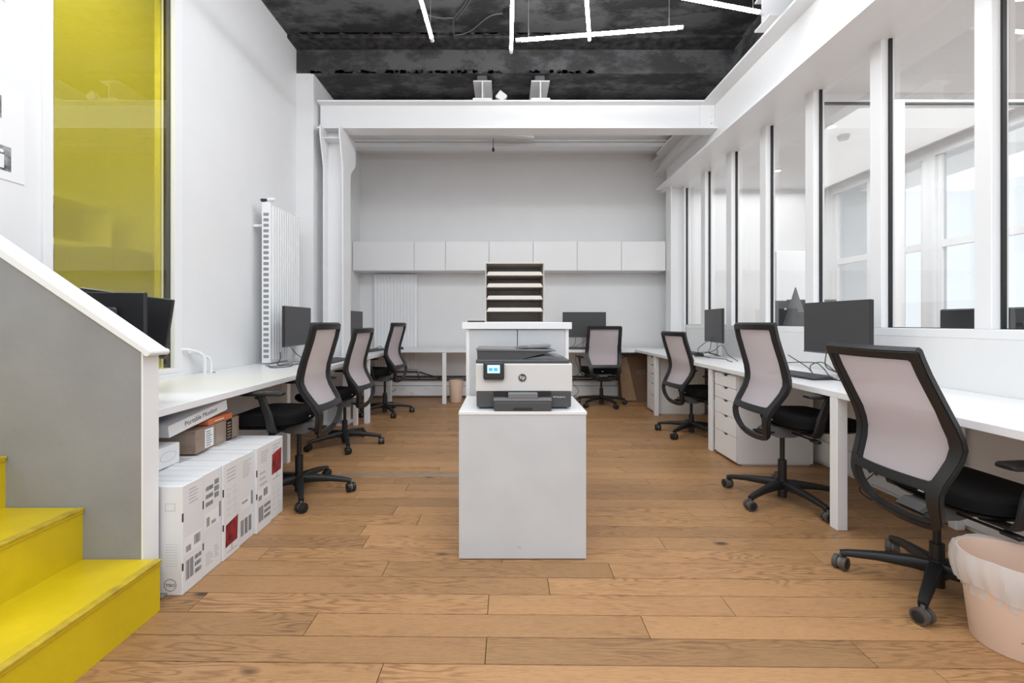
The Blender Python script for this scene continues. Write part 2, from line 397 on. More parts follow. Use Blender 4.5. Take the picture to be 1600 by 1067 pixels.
# joist stubs on top of cross beam
for i, (xc, lb) in enumerate(((-.245, 'white I-section joist end on the cross beam, left one of two'), (.385, 'white I-section joist end on the cross beam, right one of two'))):
    t = thing('joist_end', lb, 'joist', (xc, 5.1, 3.52), group='joist ends on the cross beam')
    MB().ibeam(1, 4.99, 5.45, xc-.10, xc+.10, 3.535, 3.735, .012, .012).build('joist', WHITE2, t)
    MB().box(xc-.105, xc+.105, 4.985, 5.17, 3.52, 3.535).build('base_plate', WHITE2, t)
    MB().box(xc-.06, xc+.05, 5.0, 5.2, 3.735, 3.80, .01).build('packing_block', GRYP, t)
t = thing('floodlight', 'small tilted white floodlight resting on the cross beam between the joist ends', 'light', (-.04, 5.05, 3.52), group=None)
MB().box(-.09, .01, 5.0, 5.06, 3.53, 3.62, .006, rot=Matrix.Rotation(rad(38), 3, 'Y')).build('housing', WHITE2, t)
MB().box(-.09, .01, 5.02, 5.04, 3.52, 3.53).build('bracket', WHITE2, t)
# stub over main beam
t = thing('joist_end', 'white I-section joist crossing over the beam above the glazing', 'joist', (2.5, 3.75, 3.52))
MB().ibeam(0, 2.08, 2.46, 3.62, 3.84, 3.53, 3.78, .014, .014).build('joist', WHITE2, t)
MB().box(2.16, 2.40, 3.62, 3.84, 3.52, 3.53).build('base_plate', WHITE2, t)
# left column with haunches
t = thing('steel_column', 'white steel H-column with flared head carrying the left end of the cross beam', 'column', (-1.86, 5.12, 0))
xl, xr = -1.975, -1.755
cm = MB(); cm.box(xl, xl+.014, 5.0, 5.24, 0, 2.80).box(xr-.014, xr, 5.0, 5.24, 0, 2.80).box(xl+.014, xr-.014, 5.112, 5.128, 0, 3.215)
cm.build('shaft', WHITE2, t)
for xa in (xl, xr-.014):
    MB().prism([(5.0, 2.80), (5.24, 2.80), (5.42, 2.95), (5.42, 3.15), (5.40, 3.215), (4.90, 3.215), (4.90, 3.13)], 0, xa, xa+.014).build('gusset', WHITE2, t)
MB().box(xl+.014, xr-.014, 4.96, 5.3, 3.10, 3.112).prism([(4.97, 3.10), (5.112, 2.93), (5.112, 3.10)], 0, xl+.014, xl+.02).build('cap_plate', WHITE2, t)
MB().box(xl-.05, xr+.05, 4.96, 5.28, 0, .012).build('foot_plate', WHITE2, t)
# right far column
t = thing('steel_column', 'white steel H-column in the far right corner at the end of the glazing', 'column', (2.38, 6.45, 0))
MB().box(2.29, 2.305, 6.36, 6.56, 0, 2.995).box(2.475, 2.49, 6.36, 6.56, 0, 2.995).box(2.305, 2.475, 6.45, 6.465, 0, 2.995).build('shaft', WHITE2, t)
MB().box(2.24, 2.5, 6.5, 6.6, 2.97, 2.995).build('cap_plate', WHITE2, t)

# ---- glazing on the right: frame, posts, panes
ys = [6.475+.09] ; edges = [(5.88, 6.475), (5.21, 5.76), (4.52, 5.09), (3.838, 4.416), (3.158, 3.734), (2.457, 3.061), (1.76, 2.367), (1.07, 1.67)]
wn = 1
prev = 6.56
fr = MB()
for i, (a, b) in enumerate(edges):
    fr.box(XR+.0, XR+.09, b, prev, 1.0825, 3.0445, .003); prev = a
fr.box(XR, XR+.09, .6, prev, 1.0825, 3.0445, .003)
fr.box(XR, XR+.09, .6, 6.56, 1.03, 1.082, .003); fr.box(XR, XR+.09, .6, 6.56, 3.045, 3.075, .003)
frame = struct(fr.build('window_1', TRIMW), 'white framed internal glazing of tall panes along the right side')
for i, (a, b) in enumerate(edges):
    g = MB().box(XR+.062, XR+.064, a+.006, b-.006, 1.088, 3.04).build('pane', GLASS, frame)
    q = MB()
    q.box(XR+.045, XR+.066, b-.012, b, 1.082, 3.045).box(XR+.055, XR+.066, a, a+.005, 1.082, 3.045)
    q.box(XR+.045, XR+.066, a, b, 3.032, 3.045).box(XR+.055, XR+.066, a, b, 1.082, 1.087)
    q.build('gasket', BLKG, frame)

# ---- side room behind the glazing
XO = 4.8
struct(MB().box(XR+.14, 6.0, 6.9, 7.05, 0, 3.3).build('wall_side_room_back', WHITE), 'end wall of the room behind the glazing')
struct(MB().box(XR+.09, 6.0, .2, 6.9, 3.10, 3.25).build('ceiling_side_room', WHITE), 'white ceiling of the room behind the glazing')
ow = MB(); ow.box(XO, XO+.12, .2, 6.9, 0, .95)
prv = 6.9
win2 = [(6.1, 6.75), (5.3, 5.95), (4.05, 5.15), (2.75, 3.9), (1.4, 2.6)]
for a, b in win2: ow.box(XO, XO+.12, b, prv, .9505, 2.9795); prv = a
ow.box(XO, XO+.12, .2, prv, .9505, 2.9795).box(XO, XO+.12, .2, 6.9, 2.98, 3.10)
struct(ow.build('wall_outer', TRIMW), 'outer wall of the side room with tall daylight windows')
for i, (a, b) in enumerate(win2):
    q = MB(); a, b = a+.001, b-.001; q.box(XO+.03, XO+.09, a, a+.05, .952, 2.978).box(XO+.03, XO+.09, b-.05, b, .952, 2.978).box(XO+.035, XO+.085, a+.0505, b-.0505, 1.95, 2.03).box(XO+.035, XO+.085, a+.0505, b-.0505, .952, 1.0)
    fo = struct(q.build('window_%d' % (i+3), TRIMW), 'white daylight window frame in the outer wall')
    MB().box(XO+.058, XO+.062, a+.05, b-.05, 1.0, 2.98).build('pane', GLASS, fo)
# cross partition inside the side room
cp = MB(); cp.box(2.66, 4.8, 4.0, 4.08, 0, 1.0).box(2.66, 4.8, 4.0, 4.08, 3.03, 3.10).box(3.36, 3.47, 4.0, 4.08, 1.0005, 3.0295).box(2.66, 2.74, 4.0, 4.08, 1.0005, 3.0295).box(4.72, 4.8, 4.0, 4.08, 1.0005, 3.0295)
o = struct(cp.build('window_2', TRIMW), 'glazed partition across the room behind the glazing')
MB().box(2.74, 3.36, 4.04, 4.043, 1.0, 3.03).build('pane', GLASS, o); MB().box(3.47, 4.72, 4.04, 4.043, 1.0, 3.03).build('pane', GLASS, o)
MB().box(3.345, 3.36, 4.0, 4.03, 1.0, 3.03).box(2.74, 3.36, 4.0, 4.03, 3.015, 3.03).box(3.47, 4.72, 4.0, 4.03, 3.015, 3.03).build('gasket', BLKG, o)
for i, (x_, y_) in enumerate(((3.55, 6.0), (3.3, 4.65))):
    t = thing('ceiling_spot', ('round white downlight in the side room ceiling, farther one' if i == 0 else 'round white downlight in the side room ceiling, nearer one'), 'downlight', (x_, y_, 3.10), group='side room downlights')
    MB().cyl((x_, y_, 3.088), (x_, y_, 3.10), .045, n=20).build('rim', TRIMW, t); MB().cyl((x_, y_, 3.084), (x_, y_, 3.089), .032, n=20).build('lens', SPOT, t)
tag(MB().cyl((3.60, 4.9, 3.06), (3.60, 4.9, 3.10), .05, .06).build('smoke_detector', GRYP, loc=(3.6, 4.9, 3.06)), 'grey smoke detector on the side room ceiling', 'detector')
# things standing by the glazing in the side room
tag(MB().box(2.68, 3.35, 1.3, 3.0, 0, 1.07, .004).build('sideboard', LAM, loc=(3.0, 2.1, 0)), 'white sideboard behind the nearest panes of the glazing', 'sideboard')
t = thing('projector_case', 'long black device with pale lettering standing behind the nearest glass panes', 'device', (2.9, 2.5, 1.07))
MB().box(2.76, 3.05, 1.95, 2.93, 1.07, 1.20, .008).build('body', BEZ, t)
MB().box(2.752, 2.762, 2.0, 2.45, 1.10, 1.125, .002).build('slot', GRYP, t)
text(t, 'ma', .062, (2.757, 2.585, 1.152), (rad(90), 0, rad(-90)), LABEL, bold=True)
tag(MB().box(2.70, 3.3, 4.2, 5.1, 0, .98, .004).build('low_cabinet', LAM, loc=(3.0, 4.6, 0)), 'white low cabinet behind the middle panes of the glazing', 'cabinet')
t = thing('shaded_cone', 'tall dark grey cone standing behind the glass between two monitors', 'cone', (2.85, 4.45, .98))
MB().cyl((2.85, 4.52, .98), (2.85, 4.52, 1.46), .135, .004, n=40).build('cone', CONE, t, smooth=True)
for i, (xa, ya, lab) in enumerate(((3.05, 4.95, 'dark monitor back behind the glass, left of the grey cone'), (3.15, 4.72, 'dark screen behind the glass touching the grey cone'))):
    t = thing('monitor', lab, 'monitor', (xa, ya, .98), group='monitors in the side room')
    MB().box(xa-.25, xa+.25, ya, ya+.03, 1.06, 1.35, .005).build('panel', SCR if i == 0 else BEZ, t)
    MB().box(xa-.03, xa+.03, ya+.03, ya+.05, .98, 1.2).box(xa-.1, xa+.1, ya-.06, ya+.1, .98, .99).build('stand', GRYP, t)
    if i == 0: MB().box(xa-.05, xa+.03, ya-.002, ya, 1.25, 1.27).build('sticker', LABEL, t)
t = thing('folding_panel', 'white upright panel standing behind the glass right of the grey cone', 'panel', (3.5, 5.6, 0))
MB().box(3.30, 3.75, 5.6, 5.64, 0, 1.98, .004).build('panel', TRIMW, t)

# ---- yellow tall window in left wall and booth behind
wf = MB()
ya, yb, za, zb = 2.235, 3.155, .775, 3.45
wf.box(XL-.098, XL+.010, ya, ya+.05, za+.0355, zb-.0405).box(XL-.098, XL+.010, yb-.03, yb, za+.0355, zb-.0405).box(XL-.10, XL+.012, ya, yb, za, za+.035, .003).box(XL-.10, XL+.012, ya, yb, zb-.04, zb, .003)
wf.box(XL+.0005, XL+.02, ya-.0, yb+.05, za-.04, za-.0005, .003).box(XL+.0005, XL+.008, yb+.0005, yb+.05, za, zb, .002)
yw = struct(wf.build('window_9', TRIMW), 'tall yellow tinted window in the left wall')
MB().box(XL-.02, XL-.017, ya+.05, yb-.03, za+.035, zb-.04).build('pane', YGLASS, yw)
MB().box(XL-.085, XL-.08, ya+.15, yb-.03, za+.035, zb-.04).build('yellow_film', YFILM, yw)
MB().box(XL-.06, XL-.018, yb-.038, yb-.03, za+.035, zb-.04).build('gasket', BLKG, yw)
struct(MB().box(-4.7, -4.55, 1.9, 5.4, 0, 3.5).build('wall_booth_left', BOOTH), 'pale wall of the booth seen through the yellow window')
struct(MB().box(-4.55, -2.6, 5.25, 5.4, 0, 3.5).build('wall_booth_back', BOOTH))
struct(MB().box(-4.7, -2.92, 1.76, 1.88, 0, 3.5).build('wall_booth_front', BOOTH))
struct(MB().box(-4.7, -2.4, 1.9, 5.4, 3.5, 3.6).build('ceiling_booth', BOOTH))
struct(MB().box(-4.55, -4.52, 2.0, 5.25, 0, .92).box(-4.52, -2.4, 5.22, 5.25, 0, 1.02).build('trim_2', OCH), 'darker dado in the booth')
sb = MB()
def rrect(cx, cz, hw, hh, r, n=6):
    out = []
    for (sx, sz, a0) in ((1, 1, 0), (-1, 1, 90), (-1, -1, 180), (1, -1, 270)):
        for k in range(n+1):
            a = rad(a0+90*k/n); out.append((cx+sx*(hw-r)+math.cos(a)*r, cz+sz*(hh-r)+math.sin(a)*r))
    return out
t = thing('lounge_chair', 'grey high-backed felt lounge chair seen through the yellow window', 'armchair', (-3.35, 3.65, 0))
MB().prism(rrect(-3.30, .88, .36, .85, .2), 1, 3.75, 3.95).build('backrest', SOFA, t, smooth=True)
MB().box(-3.7, -2.95, 3.95, 4.5, .15, .45, .05, seg=3).build('seat', SOFA, t)
for sx in (-3.68, -3.03): MB().box(sx, sx+.1, 3.95, 4.45, .2, .68, .04, seg=2).build('armrest', SOFA, t)
for sx in (-3.62, -3.0):
    for sy in (3.8, 4.4): MB().cyl((sx, sy, 0), (sx, sy, .16), .015, n=8).build('leg', BEZ, t)
t = thing('bookshelf', 'brown shelves glimpsed through the clear strip of the yellow window', 'shelf', (-4.3, 4.5, 0))
MB().box(-4.5, -4.2, 3.9, 3.92, 0, 2.4).build('side_panel', TRIMW, t); MB().box(-4.5, -4.2, 4.9, 4.92, 0, 2.4).build('side_panel', TRIMW, t)
for zz in (.5, .95, 1.4, 1.85, 2.3): MB().box(-4.5, -4.2, 3.92, 4.9, zz, zz+.06).build('shelf_board', TRIMW, t)
MB().box(-4.52, -4.5, 3.92, 4.9, 0, 2.4).build('back_panel', WOODS, t)

# ---- poster on left wall
t = thing('photo_poster', 'white poster with small grey photographs on the wall left of the yellow window', 'poster', (XL+.004, 2.08, 1.76))
MB().box(XL, XL+.004, 1.95, 2.155, 1.76, 2.19).build('sheet', LABEL, t)
MB().box(XL+.004, XL+.005, 1.98, 2.055, 2.03, 2.13).build('photograph', PHOTO, t)
MB().box(XL+.004, XL+.005, 1.99, 2.095, 1.80, 1.91).build('photograph', PHOTO, t)
MB().box(XL+.004, XL+.0055, 2.045, 2.065, 1.81, 1.87).cyl((XL+.004, 2.055, 1.885), (XL+.0055, 2.055, 1.885), .008).build('pale_figure', LABEL, t)
t = thing('photo_poster', 'small framed print high on the wall above the white poster', 'poster', (XL+.004, 2.05, 2.57))
MB().box(XL, XL+.004, 1.96, 2.075, 2.56, 2.75).build('sheet', LABEL, t); MB().box(XL+.004, XL+.005, 1.97, 2.063, 2.575, 2.70).build('photograph', PHOTO, t)

# ================================================================== STAIRS
t = thing('staircase', 'yellow painted steps climbing to the left behind a grey parapet', 'stairs', (-1.9, 1.3, 0))
YS0, YS1 = .55, 1.79
for i in range(5):
    x1 = -1.34-.3*i; h = .2*(i+1)
    if x1 < -2.3-.3: break
    s_ = MB().box(-2.9, x1, YS0, YS1, h-.2+(.0 if i else 0), h-.022).build('riser', YEL, t)
    MB().box(-2.9, x1+.006, YS0, YS1, h-.022, h-.0, .004).build('tread', YEL, t)
    MB().box(x1-.02, x1+.009, YS0, YS1, h-.012, h+.0015, .003).build('nosing', YELE, t)
# parapet wall (grey face) with white end and cap
t = thing('stair_parapet', 'grey plastered stair parapet with white sloping cap and white end', 'parapet', (-1.8, 1.83, 0))
sl = .687
xe = -1.412
MB().prism([(xe, 0), (xe, 1.003), (-2.9, 1.003+(-xe-1.412+1.488)*sl), (-2.9, 0)], 1, 1.79, 1.868).build('wall', GREYP, t)
MB().box(xe, xe+.007, 1.789, 1.87, 0, 1.003).build('end_face', WHITE2, t)
e = MB(); L0 = Vector((xe+.028, 0, 1.003-.012)); n_ = Vector((sl, 0, 1)).normalized()
MB().prism([(xe+.028, .990), (xe+.030, 1.012), (-2.9, 1.012+(1.518-.03+.03)*sl), (-2.9, .990+(1.518-.03)*sl)], 1, 1.778, 1.880).build('cap', WHITE2, t)
MB().cyl((xe+.03, 1.775, 1.0), (xe+.03, 1.883, 1.0), .0125, n=12).build('cap_nosing', WHITE2, t)
tag(MB().box(xe-.0, xe+.03, 1.86, 1.90, 0, .012, .002).build('floor_trim', METS, loc=(xe, 1.88, 0)), 'short metal floor trim at the foot of the parapet end', 'floor strip')

# ================================================================== DESKS
ZD = .745; TD = .034
def leg(t, x, y, s=.05, top=ZD-TD): return MB().box(x-s/2, x+s/2, y-s/2, y+s/2, 0, top, .003).build('leg', TRIMW, t)
t = thing('desk', 'long white desk along the left wall with cartons under its near end', 'desk', (-1.85, 4.0, 0), group='long white desks')
MB().box(-2.245, -1.482, 1.885, 4.965, ZD-TD, ZD, .002).box(-2.06, -1.482, 4.965, 4.995, ZD-TD, ZD).box(-1.72, -1.482, 4.99, 5.25, ZD-TD, ZD).box(-2.06, -1.482, 5.25, 6.284, ZD-TD, ZD).build('desktop', LAM, t)
leg(t, -1.74, 3.66); leg(t, -1.525, 5.10, .055); leg(t, -1.62, 5.0, .045); leg(t, -2.18, 2.05); leg(t, -1.55, 6.2)
MB().box(-2.16, -2.14, 3.4, 4.9, .12, ZD-TD).build('rear_panel', LAMSH, t)
t = thing('desk', 'white desk along the rear wall under the wall cabinets', 'desk', (0, 6.6, 0), group='long white desks')
MB().box(-2.165, 1.775, 6.285, 6.355, ZD-.04, ZD-.001).box(-2.165, 2.28, 6.355, 6.825, ZD-.04, ZD-.001).build('desktop', LAM, t)
leg(t, -.83, 6.12+.2, .055, ZD-.04); leg(t, .35, 6.32, .055, ZD-.04); leg(t, -2.0, 6.7, .05, ZD-.04)
t = thing('desk', 'long white desk along the right glazed wall', 'desk', (2.1, 3.6, 0), group='long white desks')
MB().box(1.78, 2.495, .95, 6.352, ZD-TD, ZD, .002).build('desktop', LAM, t)
leg(t, 1.81, 2.50, .058); leg(t, 2.45, 2.50, .05)
MB().box(1.79, 1.815, 4.0, 4.06, 0, ZD-TD, .002).build('leg', TRIMW, t)
MB().box(1.79, 1.84, 5.50, 5.55, 0, ZD-TD, .002).build('leg', TRIMW, t)
leg(t, 1.81, 1.05, .058)


def drawer_unit(x0, y0, wid, dep, h, label, grp):
    t = thing('drawer_unit', label, 'drawers', (x0+dep/2, y0+wid/2, 0), group=grp)
    MB().box(x0+.018, x0+dep, y0, y0+wid, .012, h, .001).box(x0+.05, x0+dep-.02, y0+.01, y0+wid-.01, 0, .012).build('carcass', LAM, t)
    hs = [.105, .105, .125, .145, .19]; tot = sum(hs); z = h-.006
    for k, q in enumerate(hs):
        q = q/tot*(h-.03); z0 = z-q+.004; f = MB()
        ym = y0+wid/2; hw = .05
        # drawer front with scooped finger pull at the top edge
        f.prism([(y0+.003, z0), (y0+wid-.003, z0), (y0+wid-.003, z), (ym+hw, z), (ym+hw-.02, z-.018), (ym-hw+.02, z-.018), (ym-hw, z), (y0+.003, z)], 0, x0, x0+.016)
        d = f.build('drawer', LAM, t)
        MB().box(x0+.0162, x0+.0175, ym-hw, ym+hw, z-.02, z+.003).build('finger_pull', BLKG, d)
        z -= q
    return t
drawer_unit(1.80, 3.588, .37, .60, .70, 'white five-drawer unit under the right desk beside the middle chair', 'drawer units')
drawer_unit(1.83, 5.56, .37, .58, .70, 'white five-drawer unit under the far end of the right desk', 'drawer units')

# ---- centre pedestal and cabinet
t = thing('pedestal', 'white plain pedestal in the middle of the floor carrying the printer', 'pedestal', (.083, 2.4, 0))
MB().box(-.217, .383, 2.172, 2.625, 0.004, .682, .0015).build('body', LAMSH, t)
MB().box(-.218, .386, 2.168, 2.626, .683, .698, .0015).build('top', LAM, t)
MB().box(.058, .066, 2.1715, 2.1725, .058, .061).box(.070, .074, 2.1715, 2.1725, .052, .056).build('scuff', INK, t)
t = thing('cabinet', 'white two-door cabinet standing behind the printer pedestal', 'cabinet', (.08, 2.9, 0))
MB().box(-.224, -.204, 2.66, 3.06, 0, 1.078).box(.348, .368, 2.66, 3.06, 0, 1.078).box(-.204, .348, 3.04, 3.06, 0, 1.078).box(-.204, .348, 2.67, 3.04, 0, .06).build('carcass', LAM, t)
MB().box(-.246, .383, 2.635, 3.08, 1.079, 1.118, .002).build('top', LAM, t)
for x0, x1 in ((-.203, .0695), (.0735, .346)):
    MB().box(x0, x1, 2.655, 2.671, .064, 1.076, .001).build('door', LAMSH, t)

# ---- letter tray organiser
t = thing('letter_tray_tower', 'grey-brown letter tray tower standing on the white two-door cabinet', 'organiser', (.06, 2.85, 1.118))
x0, x1, z0, z1 = -.117, .2335, 1.118, 1.468
MB().box(x0, x0+.006, 2.74, 3.05, z0, z1).build('side_panel', TRAYG, t); MB().box(x1-.006, x1, 2.74, 3.05, z0, z1).build('side_panel', TRAYG, t)
MB().box(x0+.006, x1-.006, 3.04, 3.05, z0, z1).build('back_panel', TRAYG, t)
MB().box(x0, x1, 2.74, 3.05, z1, z1+.005).build('top', TRAYL, t)
MB().box(x0+.006, x1-.006, 2.74, 3.04, z0, z0+.004).build('bottom', TRAYG, t)
for zz in (1.181, 1.253, 1.326, 1.396):
    s_ = MB().box(x0+.006, x1-.006, 2.741, 3.04, zz, zz+.004).build('tray', TRAYG, t)
    pts = [(x0+.01, zz+.004), (x1-.01, zz+.004)] + [(x1-.012-.012*(1-math.cos(a)), zz+.006+.018*math.sin(a)) for a in (0.3, .8, 1.2, 1.57)] + [(x0+.012+.012*(1-math.cos(a)), zz+.006+.018*math.sin(a)) for a in (1.57, 1.2, .8, .3)]
    MB().prism(pts, 1, 2.745, 2.7485).build('lip', TRAYL, s_)

# ---- printer
t = thing('printer', 'white and dark grey office printer with small lit touchscreen', 'printer', (.09, 2.4, .698))
px0, px1 = -.142, .325
MB().box(px0+.004, px1-.004, 2.23, 2.58, .706, .785, .008, seg=2).box(px0+.02, px1-.02, 2.26, 2.56, .698, .707).build('base', PRD, t)
MB().box(px0, px1, 2.222, 2.59, .785, .919, .006, seg=2).build('body', PRW, t)
MB().box(px0+.001, px1-.012, 2.23, 2.585, .9195, .937, .005, seg=2).build('scanner_lid', PRD, t)
# document feeder: sloped block on the left
MB().prism([(px0+.006, .937), (px0+.225, .937), (px0+.39, .978), (px0+.004, .981)], 1, 2.27, 2.53).build('document_feeder', PRD, t)
MB().prism([(px0, .980), (px0+.39, .976), (px0+.392, .981), (px0, .989)], 1, 2.262, 2.535).build('feeder_cover', PRM, t)
MB().prism([(px0+.20, .989), (px0+.38, 1.0), (px0+.36, .99), (px0+.20, .984)], 1, 2.34, 2.54).prism([(px0+.20, .986), (px0+.26, .990), (px0+.25, 1.0), (px0+.2, .996)], 1, 2.31, 2.36).build('feeder_flap', PRM, t)
MB().prism([(px0+.23, .937), (px1-.03, .937), (px1-.04, .948), (px0+.34, .952)], 1, 2.28, 2.55).build('output_tray', PRM, t)
# paper tray
MB().box(-.052, .22, 2.172, 2.3, .698+.002, .742, .004, seg=2).build('paper_tray', PRD, t)
MB().box(-.054, .222, 2.176, 2.3, .743, .758, .004, seg=2).build('tray_cover', PRM, t)
MB().box(.015, .156, 2.178, 2.25, .757, .783, .004, seg=2).build('tray_stop', PRM, t)
MB().box(.04, .13, 2.1712, 2.173, .703, .716).build('tray_grip', BEZ, t)
MB().box(-.055, .222, 2.221, 2.232, .764, .784).build('output_slot', BLKG, t)
sc = MB().box(-.1035, -.0035, 2.196, 2.223, .843, .929, .009, seg=3).build('control_panel', BEZ, t)
MB().box(-.101, -.006, 2.199, 2.222, .840, .85, .004).build('panel_trim', PRM, sc)
MB().box(-.084, -.024, 2.1945, 2.1958, .876, .915).build('screen', SCRB, sc)
for a in (-.077, -.053): MB().box(a, a+.018, 2.1938, 2.1944, .886, .901).build('icon', ICO, sc)
MB().cyl((.084, 2.2222, .851), (.084, 2.2195, .851), .0192, n=32).build('logo_disc', PRD, t)
text(t, 'hp', .026, (.084, 2.2190, .853), (rad(90), 0, 0), LABEL, name='logo_lettering')
bpy.context.view_layer.update()
text(t, 'HP OfficeJet Pro', .0088, (.262, 2.2290, .757), (rad(90), 0, 0), LABEL, name='model_lettering')

# ================================================================== WALL CABINETS (rear)
xs = [549, 647, 696, 764, 833, 902, 971, 1041]
pos = [(q-789)*6.55/720 for q in xs]; pos[0] = -2.165; pos[-1] = 2.285
nm = ['first', 'narrow second', 'third', 'fourth', 'fifth', 'sixth', 'seventh']
labs = ['widest white wall cabinet, directly above the rear radiator', 'narrowest white wall cabinet, right of the widest one', 'white wall cabinet left of and behind the letter tray tower', 'white wall cabinet centred above the letter tray tower', 'white wall cabinet above the rear monitor',
        'white wall cabinet second from the right end of the row', 'white wall cabinet at the right end of the rear row']
for i in range(7):
    a, b = pos[i]+.001, pos[i+1]-.001
    t = thing('wall_cabinet', labs[i], 'cabinet', ((a+b)/2, 6.7, 1.85), group='white cabinets on the rear wall')
    MB().box(a, b, 6.572, 6.895, 1.85, 2.266).build('carcass', LAM, t)
    MB().box(a+.002, b-.002, 6.55, 6.570, 1.852, 2.264, .0015).build('door', LAM, t)

# ================================================================== RADIATORS
t = thing('radiator', 'tall white fluted radiator with slotted end on the left wall', 'radiator', (-2.12, 4.37, .75), group=None)
MB().box(-2.09, -2.082, 4.10, 4.67, .755, 2.175, .002).box(-2.155, -2.09, 4.105, 4.665, .76, 2.165).build('panel', TRIMW, t)
for k in range(12):
    yy = 4.125+k*.045; MB().box(-2.084, -2.072, yy, yy+.026, .78, 2.16, .004).build('flute', TRIMW, t)
MB().box(-2.158, -2.08, 4.088, 4.104, .755, 2.185, .002).build('end_cover', TRIMW, t)
for k in range(27):
    zz = .80+k*.0485; MB().box(-2.142, -2.096, 4.0865, 4.089, zz, zz+.027).build('vent_slot', VENT, t)
MB().box(-2.245, -2.155, 4.11, 4.14, 1.97, 1.99).box(-2.245, -2.155, 4.6, 4.63, 1.97, 1.99).box(-2.19, -2.155, 4.085, 4.10, 1.975, 1.985).build('bracket', TRIMW, t)
MB().cyl((-2.15, 4.10, 2.185), (-2.15, 4.10, 2.215), .014, n=12).cyl((-2.17, 4.10, 2.205), (-2.11, 4.10, 2.205), .012, n=12).build('valve', BEZ, t)
MB().cyl((-2.11, 4.10, 2.207), (-2.045, 4.10, 2.210), .017, n=16).build('thermostat_head', TRIMW, t, smooth=True)
t = thing('radiator', 'white fluted radiator on the rear wall below the widest wall cabinet', 'radiator', (-1.63, 6.85, .36))
MB().box(-1.95, -1.31, 6.848, 6.875, .42, 1.83, .003).build('panel', TRIMW, t)
for k in range(13): MB().box(-1.94+k*.0485, -1.91+k*.0485, 6.835, 6.849, .44, 1.81, .004).build('flute', TRIMW, t)
MB().box(-1.9, -1.88, 6.875, 6.9, 1.4, 1.5).box(-1.38, -1.36, 6.875, 6.9, 1.4, 1.5).build('bracket', TRIMW, t)
t = thing('heating_pipe', 'dark red-brown heating pipes running along the rear wall under the desk', 'pipe', (0, 6.86, .33))
MB().cyl((-2.1, 6.87, .305), (2.2, 6.87, .305), .014, n=10).build('pipe', PIPE, t, smooth=True)
MB().cyl((-2.1, 6.86, .265), (2.2, 6.86, .265), .012, n=10).build('pipe', PIPE, t, smooth=True)
MB().tube([(-1.75, 6.85, .38), (-1.3, 6.85, .38), (-1.28, 6.85, .28)], .011, sub=1).tube([(-1.28, 6.84, .38), (-.95, 6.84, .28)], .009, sub=1).build('branch_pipe', PIPE, t)
def socket(x, y, z, face, label, n=1):
    t = thing('wall_socket', label, 'socket', (x, y, z), group='white power sockets')
    for k in range(n):
        d = k*.055
        if face == 'y':
            MB().box(x+d-.025, x+d+.025, y-.008, y, z-.025, z+.025, .003).build('plate', TRIMW, t)
            MB().cyl((x+d-.008, y-.009, z), (x+d-.008, y-.0075, z), .004, n=8).cyl((x+d+.008, y-.009, z), (x+d+.008, y-.0075, z), .004, n=8).build('hole', BLKG, t)
        else:
            MB().box(x-.008, x, y+d-.025, y+d+.025, z-.025, z+.025, .003).build('plate', TRIMW, t)
            MB().cyl((x-.0082, y+d, z), (x-.009, y+d, z), .018, n=16).build('recess', GRYP, t)
socket(-1.55, 6.80, .14, 'y', 'double socket in the rear trunking right of the far left chair', 2)
socket(-.55+-.62, 6.80, .14, 'y', 'double socket in the rear trunking below the pipes', 2)
socket(-1.36, 6.80, .07, 'y', 'small data socket low in the rear trunking')
socket(XR-.035, 3.05, .12, 'x', 'double socket in the right trunking behind the front table leg', 2)
socket(XR-.035, 2.55, .11, 'x', 'single black-holed socket in the right trunking behind the nearest chair')
t = thing('wall_pipes', 'two white bent pipes dropping from the left wall through the desk', 'pipe', (-2.2, 3.4, .74))
for k, (ya_, dx) in enumerate(((3.33, 0), (3.40, .0))):
    MB().tube([(-2.25, ya_-.13, .93-.03*k), (-2.215, ya_-.1, .925-.03*k), (-2.185, ya_-.03, .90-.03*k), (-2.17, ya_, .85-.02*k), (-2.17, ya_, .70)], .011, n=10).build('pipe', TRIMW, t, smooth=True)
MB().cyl((-2.17, 3.42, .7455), (-2.17, 3.42, .748), .02).build('grommet', BLKG, t)

